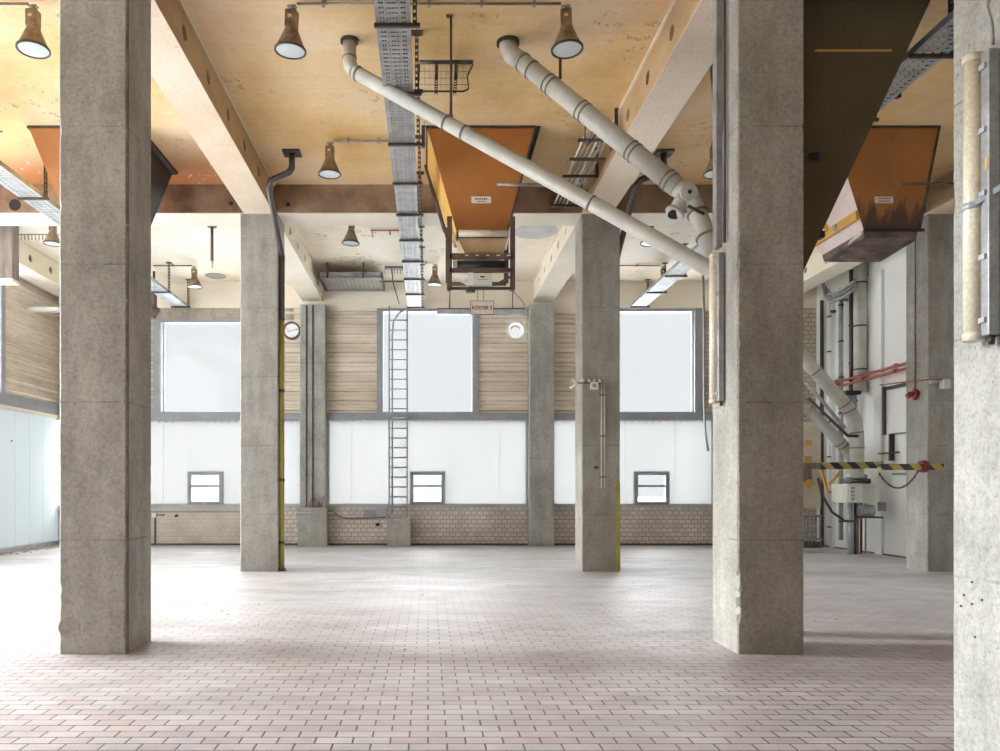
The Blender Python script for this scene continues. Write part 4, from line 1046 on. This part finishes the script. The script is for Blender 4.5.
t = thing('emergency_cable', P(905, 381, 13), 'thin red cable with a white switch across the far right column', 'cable')
MB().tube([P(880, 385, 14.0), P(905, 382, 12.9), P(930, 379.5, 12.9), P(955, 378.5, 12.9)], .012, 6).build('cable', 'pinkred', t)
MB().tube([P(930, 382, 12.92), P(938, 380.5, 12.92)], .04, 8).build('sleeve', 'steel_lt', t)
g = P(945, 384, 12.92); MB().box(g.x - .06, g.x + .06, 12.86, 12.98, g.z - .08, g.z + .08).build('switch_box', 'box', t, bevel=.008)

# ------------------------------------------------------------ hazard bars
yb = 12.8
t = thing('barrier_bar', P(851, 466, 15.3), 'left black and yellow striped safety bar crossing in front of the vertical duct', 'barrier', 'black and yellow safety bars')
A, B_ = P(820, 466, 15.1), P(881, 465, 15.1)
MB().bar(A, B_, .15, .13).build('bar', 'hazard', t)
MB().bar(A + Vector((.05, .05, -.07)), (A.x + .2, A.y + .1, A.z - .5), .05, .05).bar((A.x + .45, A.y + .05, A.z - .08), (A.x + .22, A.y + .08, A.z - .35), .05, .05).build('support_arm', 'orange_lt', t)
MB().box(A.x - .75, A.x, A.y - .05, A.y + .05, A.z - .06, A.z + .06).build('mounting_arm', 'wood_dk', t)
t = thing('barrier_bar', P(910, 467, yb), 'right striped safety bar with red ring and chain, in front of the far right column', 'barrier', 'black and yellow safety bars')
A, B_ = P(879, 467, yb), P(942, 467, yb)
MB().bar(A, B_, .10, .10).build('bar', 'hazard', t)
MB().box(8.34, 8.42, yb, 13.0, A.z - .04, A.z + .04).build('bracket', 'steel_dk', t)
g = P(923, 466.5, yb)
MB().tube([g + Vector((-.045, 0, 0)), g + Vector((.045, 0, 0))], .1, 14).build('ring', 'darkred', t)
m = MB(); pa, pb_ = P(879, 473, yb - .05), P(919, 470, yb - .05); nl = 30
for k in range(nl):
    u0, u1 = k / nl, (k + .8) / nl
    f = lambda u: Vector((pa.x + (pb_.x - pa.x) * u, pa.y + .015 * (k % 2), pa.z + (pb_.z - pa.z) * u - .27 * 4 * u * (1 - u)))
    m.bar(f(u0), f(u1), .024, .024)
m.build('chain', 'brownsteel', t)

# ------------------------------------------------------------ machinery on the right wall
def duct(pts, r, label, bands=(), mat='pipe'):
    t = thing('air_duct', pts[-1], label, 'duct')
    MB().tube(pts, r, 22).build('duct_body', mat, t)
    for (i, q) in bands:
        a_, b_ = Vector(pts[i]), Vector(pts[i + 1]); band(a_.lerp(b_, q), b_ - a_, r * 1.07, .03, t)
    return t
yd = 15.9
e0, e1, e2, e3 = P(780, 332, yd), P(848, 408, yd), P(855, 420, yd), P(857, 438, yd)
duct([P(772, 330, yd), e0, e1, e2, e3, P(857, 478, yd)], .132, 'thick beige duct coming down diagonally and turning vertical above the valve box', [(1, .05), (1, .52), (1, .95), (2, .2), (3, .7), (4, .25)])
f0, f1 = P(800, 400, yd + .3), P(847, 450, yd + .3)
f_ = [P(795, 520, yd + .3), P(795, 420, yd + .3), P(799, 408, yd + .3), P(808, 409, yd + .3), P(816, 417, yd + .3), f1, P(855, 462, yd + .3)]
duct(f_, .115, 'second beige duct slanting down under the thick one', [(3, .0), (4, .78), (4, .88)])
t = thing('air_pipe', P(820, 420, 15.7), 'thin dark pipes running beside the thick slanting duct', 'pipe')
MB().tube([P(808, 398, 15.7), P(848, 436, 15.7), P(858, 436, 15.7)], .03, 8).build('pipe', 'brownsteel', t)
MB().tube([P(806, 382, 15.7), P(845, 428, 15.7)], .035, 8).build('pipe', 'steel_lt', t)
t = thing('valve_box', P(861, 503, 15.9), 'cream valve box with control panel under the vertical duct', 'machine')
q0, q1 = P(847.5, 503, 15.7), P(875, 484, 15.7)
MB().box(q0.x, q1.x, 15.7, 16.3, q0.z, q1.z).build('enclosure', 'box', t, bevel=.01)
MB().box(q0.x + .02, P(862, 0, 15.7).x, 15.66, 15.7, q0.z + .03, q1.z - .03).build('front_cover', 'white', t, bevel=.006)
m = MB()
for k in range(4): m.box(q0.x + .06, q0.x + .12, 15.655, 15.66, q0.z + .06 + k * .075, q0.z + .10 + k * .075)
m.build('label_strip', 'steel', t)
MB().box(q1.x, q1.x + .08, 15.85, 16.25, q0.z - .02, q1.z + .04).build('side_plate', 'wallw', t)
MB().tube([P(857, 483.5, 16), P(857, 479, 16)], .25, 20).build('flange', 'rust', t)
MB().tube([P(856.5, 480, 16), P(856.5, 474, 16)], .20, 20).build('coupling', 'steel', t)
for px, m_, r_ in ((850.5, 'steel_lt', .055), (855, 'brownsteel', .025), (857.5, 'steel', .03), (861, 'darkred', .022), (865.5, 'steel', .02)):
    Y = 16.0 + (px - 850) * .01; g = P(px, 0, Y); MB().tube([(g.x, Y, q0.z), (g.x, Y, .03)], r_, 8).build('supply_pipe', m_, t)
MB().tube([P(860, 511, 15.9), P(872, 511, 15.9)], .13, 14).build('motor', 'steel_lt', t)
MB().tube([P(856, 517, 15.8), P(883, 517.5, 15.8)], .02, 6).build('lever', 'steel_dk', t)
MB().box(P(879, 0, 16.0).x, P(885, 0, 16).x, 15.95, 16.05, P(0, 511, 16).z, P(0, 502, 16).z).build('socket_strip', 'steel', t)
conduit([P(818, 478, 15.8), P(822, 495, 15.8), P(832, 512, 15.8), P(845, 521, 15.8), P(856, 521, 15.8)], .025, 'steel_dk', 'dark cable sagging from the striped bar to the valve box pipes', 0, 'loose_cable', 'cable')
# wall ducts and pipes on the right wall
def wp(px, xx=XR - .12): return (xx - 0) * F / (px - VX)
def vpipe(px, py0, py1, r, mat, label, cap=True, name='wall_pipe', xx=XR - .15):
    Y = xx * F / (px - VX); z0 = max(.0, P(0, py1, Y).z); z1 = min(ZC, P(0, py0, Y).z)
    t = thing(name, (xx, Y, z0), label, 'pipe'); MB().tube([(xx, Y, z0), (xx, Y, z1)], r, 14).build('pipe', mat, t)
    n = max(2, int((z1 - z0) / .8))
    for k in range(n): z = z0 + (z1 - z0) * (k + .5) / n; MB().tube([(xx, Y, z), (xx, Y, z + .03)], r + .012, 12).build('clamp', 'steel_dk', t)
    if cap: MB().box(xx, XR, Y - .03, Y + .03, z1 - .3, z1 - .24).build('wall_bracket', 'steel_dk', t)
vpipe(860, 262, 392, .13, 'pipe', 'thick olive grey vertical duct on the white right wall above the red pipes')
vpipe(851.5, 270, 420, .05, 'drain', 'dark thin vertical pipe left of the thick wall duct')
vpipe(855.2, 270, 420, .035, 'steel', 'slim grey vertical pipe squeezed between dark pipe and thick wall duct')
vpipe(841, 288, 540, .05, 'steel_lt', 'pale vertical pipe with an elbow top on the white right wall')
vpipe(829, 300, 545, .04, 'wallw', 'white thin vertical pipe nearest the tall brick pier')
t = thing('elbow_pipe', P(832, 296, 17.2), 'nested bent grey pipes at the wall top beside the tall brick pier', 'pipe')
for k in range(3):
    MB().tube([P(823 + 2 * k, 283 + 3 * k, 17.6), P(825 + 2 * k, 297 - 2 * k, 17.6), P(832, 302 - 4 * k, 17.4), P(843, 297 - 4 * k, 17.0), P(856, 288 - 4 * k, 16.6)], .035, 8).build('pipe', 'steel' if k != 1 else 'pipe_dk', t)
t = thing('pipe_bracket', P(853, 405, 16.8), 'rusty bracket and flange cluster at the foot of the thick wall duct', 'bracket')
g = P(853, 392, 16.6); MB().box(g.x - .2, g.x + .12, 16.5, 16.8, g.z - .06, g.z + .02).build('plate', 'steel_dk', t); MB().box(g.x - .12, g.x + .05, 16.55, 16.75, g.z - .35, g.z - .06).build('valve_body', 'steel', t, bevel=.02)
# red pipe pair
for k, (z, lab) in enumerate(((3.80, 'upper of two red pipes along the white right wall'), (3.70, 'lower of two red pipes along the white right wall'))):
    t = thing('red_pipe', (XR - .3, 16.5, z), lab, 'pipe', 'red pipes along the right wall')
    MB().tube([(XR - .3, 13.7, z), (XR - .3, 18.1, z - .03)], .032, 10).build('pipe', 'pinkred', t)
    for y in (14.2, 15.3, 16.4, 17.5): MB().tube([(XR - .3, y, z), (XR - .3, y + .08, z)], .045, 10).build('coupling', 'darkred' if k else 'pinkred', t)
t = thing('angle_rail', (XR - .08, 15.6, 3.4), 'dark angle iron frame on the white right wall below the red pipes', 'frame')
MB().box(XR - .06, XR, 13.8, 16.2, 3.42, 3.48).build('rail', 'steel_dk', t); MB().box(XR - .06, XR, 16.17, 16.21, 2.5, 3.5).build('post', 'brownsteel', t)
MB().box(XR - .1, XR, 15.88, 15.92, 1.95, 2.5).box(XR - .1, XR, 15.7, 16.3, 2.1, 2.13).build('bracket', 'steel_dk', t)
conduit([(XR - .02, 13.8, 2.46), (XR - .02, 15.9, 2.50)], .018, 'steel', 'thin grey conduit along the white right wall at mid height', 0)
conduit([(XR - .02, 13.8, 1.66), (XR - .02, 15.9, 1.68)], .02, 'steel_lt', 'thin pale conduit along the white right wall above the striped bars', 0)
# machine part seen just beside the dark column at the bottom right
t = thing('pump_unit', P(812, 547, 17.3), 'beige cabinet with yellow tape and pipe rack just right of the dark column', 'machine')
ym = 17.0
def mbx(px0, px1, py0, py1, y0, y1, mat, name, bev=.008):
    a_ = P(px0, py1, y0); b_ = P(px1, py0, y0); return MB().box(a_.x, b_.x, y0, y1, a_.z, b_.z).build(name, mat, t, bevel=bev)
mbx(797, 821, 422, 508, ym, ym + .5, 'cream', 'cabinet'); mbx(797, 812, 464, 484, ym - .12, ym, 'wood_dk', 'recess')
mbx(805, 812, 440, 446, ym - .02, ym, 'orange_lt', 'tape'); mbx(805, 812, 456, 462, ym - .02, ym, 'orange_lt', 'tape')
MB().tube([P(806, 486, ym - .15), P(811, 482, ym - .15)], .09, 12).build('handwheel', 'orange_lt', t)
m = MB()
for px in (804, 808, 812, 816, 820): m.tube([P(px, 515, ym), P(px, 545, ym)], .02, 6)
for py in (516, 539): m.tube([P(802, py, ym), P(822, py, ym)], .025, 6)
m.build('rack', 'steel', t)
mbx(803, 823, 542, 548, ym, ym + .3, 'rust', 'foot')
mbx(821, 824, 300, 548, 18.6, 18.66, 'steel_dk', 'edge_post')

# ------------------------------------------------------------ ladder
yl = 18.85
xa, xb = P(389.3, 0, yl).x, P(407.2, 0, yl).x
t = thing('ladder', ((xa + xb) / 2, yl, .62), 'tall grey steel ladder standing upright before the middle window on a concrete block', 'ladder')
ztop = P(0, 306, yl).z
for x in (xa, xb): MB().box(x - .02, x + .02, yl - .015, yl + .015, .68, ztop).build('rail', 'frame', t)
z = .95
while z < ztop - .08: MB().tube([(xa, yl, z), (xb, yl, z)], .019, 8).build('rung', 'frame', t); z += .237
for z in (3.15, 5.7): MB().box(xa - .02, xa + .02, yl, YW - .08, z - .02, z + .02).box(xb - .02, xb + .02, yl, YW - .08, z - .02, z + .02).build('wall_bracket', 'steel_dk', t)
tag(MB().box(P(387, 0, 18.6).x, P(410.5, 0, 18.6).x, 18.6, 19.09, 0, .68).build('concrete_block', 'col', bevel=.01), 'pale concrete block standing under the ladder at the back wall', 'block', kind='thing')
conduit([P(407, 309, 18.7), P(399, 313, 18.7), P(393.5, 321, 18.7), P(392.3, 335, 18.7), (P(392.3, 0, 18.7).x, 18.7, 3.2), (P(392.3, 0, 18.7).x, 18.7, .8)], .022, 'frame', 'dark cable bending from the tray end down the left side of the ladder', 0, 'loose_cable', 'cable')
# long strip lamp over the middle window
t = thing('strip_light', P(480, 311, 18.7), 'long white strip light in front of the window head behind the RÖSTER 2 sign', 'light')
p0, p1 = P(437, 314, 18.7), P(525, 308.5, 18.7)
MB().box(p0.x, p1.x, 18.7, 18.82, p0.z, p1.z - .02).build('body', 'steel_lt', t); MB().box(p0.x, p1.x, 18.69, 18.83, p1.z - .02, p1.z + .01).build('cover', 'brownsteel', t)
for x in (p0.x + .3, p1.x - .3): MB().box(x, x + .02, 18.75, 18.77, p1.z, ZC).build('hanger_wire', 'steel_dk', t)
# conduit lines and boxes along the brick parapet
t = thing('parapet_conduit', (-1.6, YW - .06, .7), 'grey conduits with two flat boxes on the brick parapet left of the ladder', 'conduit')
MB().tube([P(296, 513, 18.6), (bx(318), 18.62, bz(513)), (bx(335), YW - .04, bz(513.5))], .035, 8).build('conduit', 'frame_lt', t)
MB().tube([(bx(335), YW - .03, bz(514)), (bx(345), YW - .03, bz(518)), (bx(386), YW - .03, bz(517.5))], .018, 8).build('conduit', 'steel', t)
MB().box(bx(364), bx(375), YW - .06, YW, bz(516.5), bz(510)).build('flat_box', 'frame', t); MB().box(bx(377), bx(386), YW - .06, YW, bz(516), bz(508)).build('flat_box', 'frame_lt', t)
tag(MB().box(bx(376), bx(379.5), YW - .05, YW, bz(526), bz(523)).build('socket', 'black'), 'small black socket on the brick parapet left of the concrete block', 'socket')
t = thing('fuse_box', (bx(155), YW - .1, bz(520)), 'small pale box with pipe on the parapet at the far left', 'box')
MB().box(bx(153), bx(157), YW - .08, YW, bz(517), bz(513)).build('enclosure', 'white', t, bevel=.005); MB().tube([(bx(155.5), YW - .04, bz(518)), (bx(155.5), YW - .04, .05)], .02, 6).build('pipe', 'brownsteel', t)
MB().box(bx(158), bx(164.5), YW - .05, YW, bz(516), bz(514)).build('tag', 'pipe_dk', t)
tag(MB().tube([(bx(177), YW, bz(515.5)), (bx(177), YW - .1, bz(516))], .03, 8).build('wall_peg', 'black'), 'small black peg on the parapet under the left small window', 'peg')
# right end small window parapet bits, wires with orange tips on pedestal of left third-row column
m = MB(); t = thing('wire_tangle', (-2.75, 18.65, .93), 'tangle of thin wires with orange tips on the foot of the left third-row column', 'wires')
for k in range(9):
    x = -2.85 + .035 * k; h_ = .12 + .2 * R.random()
    MB().tube([(x, 18.69, .93), (x + R.uniform(-.08, .08), 18.67, .93 + h_ * .6), (x + R.uniform(-.12, .12), 18.66, .93 + h_)], .008, 5).build('wire', 'steel_dk' if k % 3 else 'pinkred', t)
# pipe shaft with valve head at the left, in front of the left upper window edge
t = thing('roof_drain', P(155, 320, 18.2), 'dark brown pipe with a valve knob beside the thick grey column, above the left window', 'pipe')
MB().tube([P(154, 292, 18.2), P(154, 308, 18.2)], .07, 10).build('pipe', 'brownsteel', t); MB().tube([P(154, 308, 18.2), P(154, 313, 18.2), P(156, 319, 18.2)], [.13, .15, .03], 10).build('valve', 'brownsteel', t)
MB().tube([P(154, 292, 18.2), (P(154, 0, 18.2).x, 18.2, ZC)], .03, 8).build('stem', 'brownsteel', t)
# dark box at the left edge
t = thing('shutter_box', P(0, 276, 15.8), 'dark weathered box hanging at the left picture edge under the cross beam', 'box')
q0, q1 = P(-28, 278, 14.6), P(12.3, 226, 14.6)
MB().box(q0.x, q1.x, 14.6, 14.85, q0.z, ZC).build('body', 'wood_dk', t, bevel=.01); MB().box(q0.x - .02, q1.x + .01, 14.58, 14.87, q0.z - .07, q0.z).build('bottom_trim', 'beam_low', t, bevel=.02)
q = P(14, 232, 15.0); MB().box(q.x - .02, q.x + .02, 14.9, 14.94, P(0, 240, 15).z, ZC).build('strap', 'steel_dk', t)
# white bar sticking out at far left
tag(MB().box(-8.95, P(59, 0, 17.5).x, 17.4, 17.6, P(0, 311.5, 17.5).z, P(0, 308, 17.5).z).build('wall_light', 'white'), 'short white strip light beside the ribbed cladding at the far left', 'light', kind='thing')
# debris along the left wall
m = MB()
for k in range(170):
    y = R.uniform(15.6, 18.9); x = XL + .03 + abs(R.gauss(0, .16)); s_ = R.uniform(.015, .05); a_ = R.random() * PI
    c_, d_ = math.cos(a_) * s_, math.sin(a_) * s_
    m.add([(x - c_, y - d_, .0), (x + d_, y - c_, .002), (x + c_, y + d_, .0), (x - d_, y + c_, .002), (x, y, s_ * .7)], [(0, 1, 4), (1, 2, 4), (2, 3, 4), (3, 0, 4)])
tag(m.build('debris', 'debris'), 'strip of crumbled rubble along the foot of the milky left wall', kind='stuff')
# small crumbs on the floor
m = MB()
for k in range(110):
    y = R.uniform(5.5, 17); x = R.uniform(-5, 7.5); s_ = R.uniform(.006, .02)
    m.add([(x - s_, y, 0), (x, y - s_ * .7, 0), (x + s_, y, 0), (x, y + s_ * .8, 0), (x, y, s_ * .6)], [(0, 1, 4), (1, 2, 4), (2, 3, 4), (3, 0, 4)])
tag(m.build('crumbs', 'debris'), 'tiny dark crumbs scattered over the paver floor', kind='stuff')
# pipe above the right second tray, top right
conduit([P(918, 20, 8.6), P(930, 10, 8.4), P(938, 2, 8.2), P(958, 1, 8.2)], .025, 'pipe_dk', 'bent brown pipe at the top beside the right picture edge column', 0)
MB().box(P(884, 0, 9).x, P(899, 0, 9).x, 8.97, 9.03, P(0, 98, 9).z, P(0, 95, 9).z).box(P(897, 0, 9).x, P(900, 0, 9).x, 8.97, 9.03, P(0, 98, 9).z, P(0, 90, 9).z).build('arm', 'steel_dk', thing('tray_bracket', P(895, 96, 9.0), 'black bracket under the cable tray above the stained orange hopper', 'bracket'))

# ------------------------------------------------------------ light
W = bpy.data.worlds.new('World'); bpy.context.scene.world = W; W.use_nodes = True
nt = W.node_tree; bg = nt.nodes['Background']
# overcast sky: bright overhead and towards the left of the hall, paler at the horizon and behind
tc = N(nt, 'ShaderNodeTexCoord'); sp = N(nt, 'ShaderNodeSeparateXYZ'); nt.links.new(tc.outputs['Generated'], sp.inputs[0])
def mrange(src, a, b, c, d):
    m = N(nt, 'ShaderNodeMapRange', interpolation_type='SMOOTHSTEP')
    for k, v in zip((1, 2, 3, 4), (a, b, c, d)): m.inputs[k].default_value = v
    nt.links.new(src, m.inputs[0]); return m.outputs[0]
def mth(op, a, b):
    m = N(nt, 'ShaderNodeMath', operation=op)
    for k, v in enumerate((a, b)):
        if isinstance(v, bpy.types.NodeSocket): nt.links.new(v, m.inputs[k])
        else: m.inputs[k].default_value = v
    return m.outputs[0]
HOR, ZEN, LEFT, BEHIND = .74, 13.5, 5.0, 1.6
elev = mrange(sp.outputs['Z'], .24, .42, 0, ZEN)
front = mrange(sp.outputs['Y'], -.35, .25, .10, 1.0)
left = mth('MULTIPLY', mth('MULTIPLY', mrange(sp.outputs['X'], -.90, -.68, LEFT, 0), mrange(sp.outputs['Y'], -.35, .0, .1, 1)), mrange(sp.outputs['Z'], -.02, .05, 0, 1))
base = mth('ADD', mth('MULTIPLY', elev, front), mrange(sp.outputs['Y'], -.2, .2, BEHIND, HOR))
nt.links.new(mth('ADD', base, left), bg.inputs[1]); bg.inputs[0].default_value = (.93, .968, 1.0, 1)
sun = bpy.data.lights.new('sun', 'SUN'); sun.energy = 2.7; sun.angle = math.radians(9); sun.color = (.90, .96, 1.0)
so = bpy.data.objects.new('sun', sun); C.objects.link(so)
d = Vector((1, -.14, -.30)); so.rotation_euler = d.to_track_quat('-Z', 'Y').to_euler()

# ------------------------------------------------------------ camera
cam = bpy.data.cameras.new('camera'); co = bpy.data.objects.new('camera', cam); C.objects.link(co)
co.location = (0, 0, EYE); co.rotation_euler = (PI / 2, 0, 0)
cam.sensor_width = 36; cam.lens = 36 * F / 1000
cam.shift_x = (500 - VX) / 1000; cam.shift_y = (VY - 375.5) / 1000; cam.clip_end = 400
sc = bpy.context.scene; sc.camera = co
sc.view_settings.view_transform = 'Standard'; sc.view_settings.look = 'None'; sc.view_settings.gamma = 1; sc.view_settings.exposure = .40
try: sc.view_settings.use_curve_mapping = False
except Exception: pass
cy = sc.cycles
cy.use_denoising = True; cy.max_bounces = 10; cy.diffuse_bounces = 7; cy.glossy_bounces = 3; cy.transparent_max_bounces = 12; cy.sample_clamp_indirect = 8; cy.caustics_reflective = False; cy.caustics_refractive = False
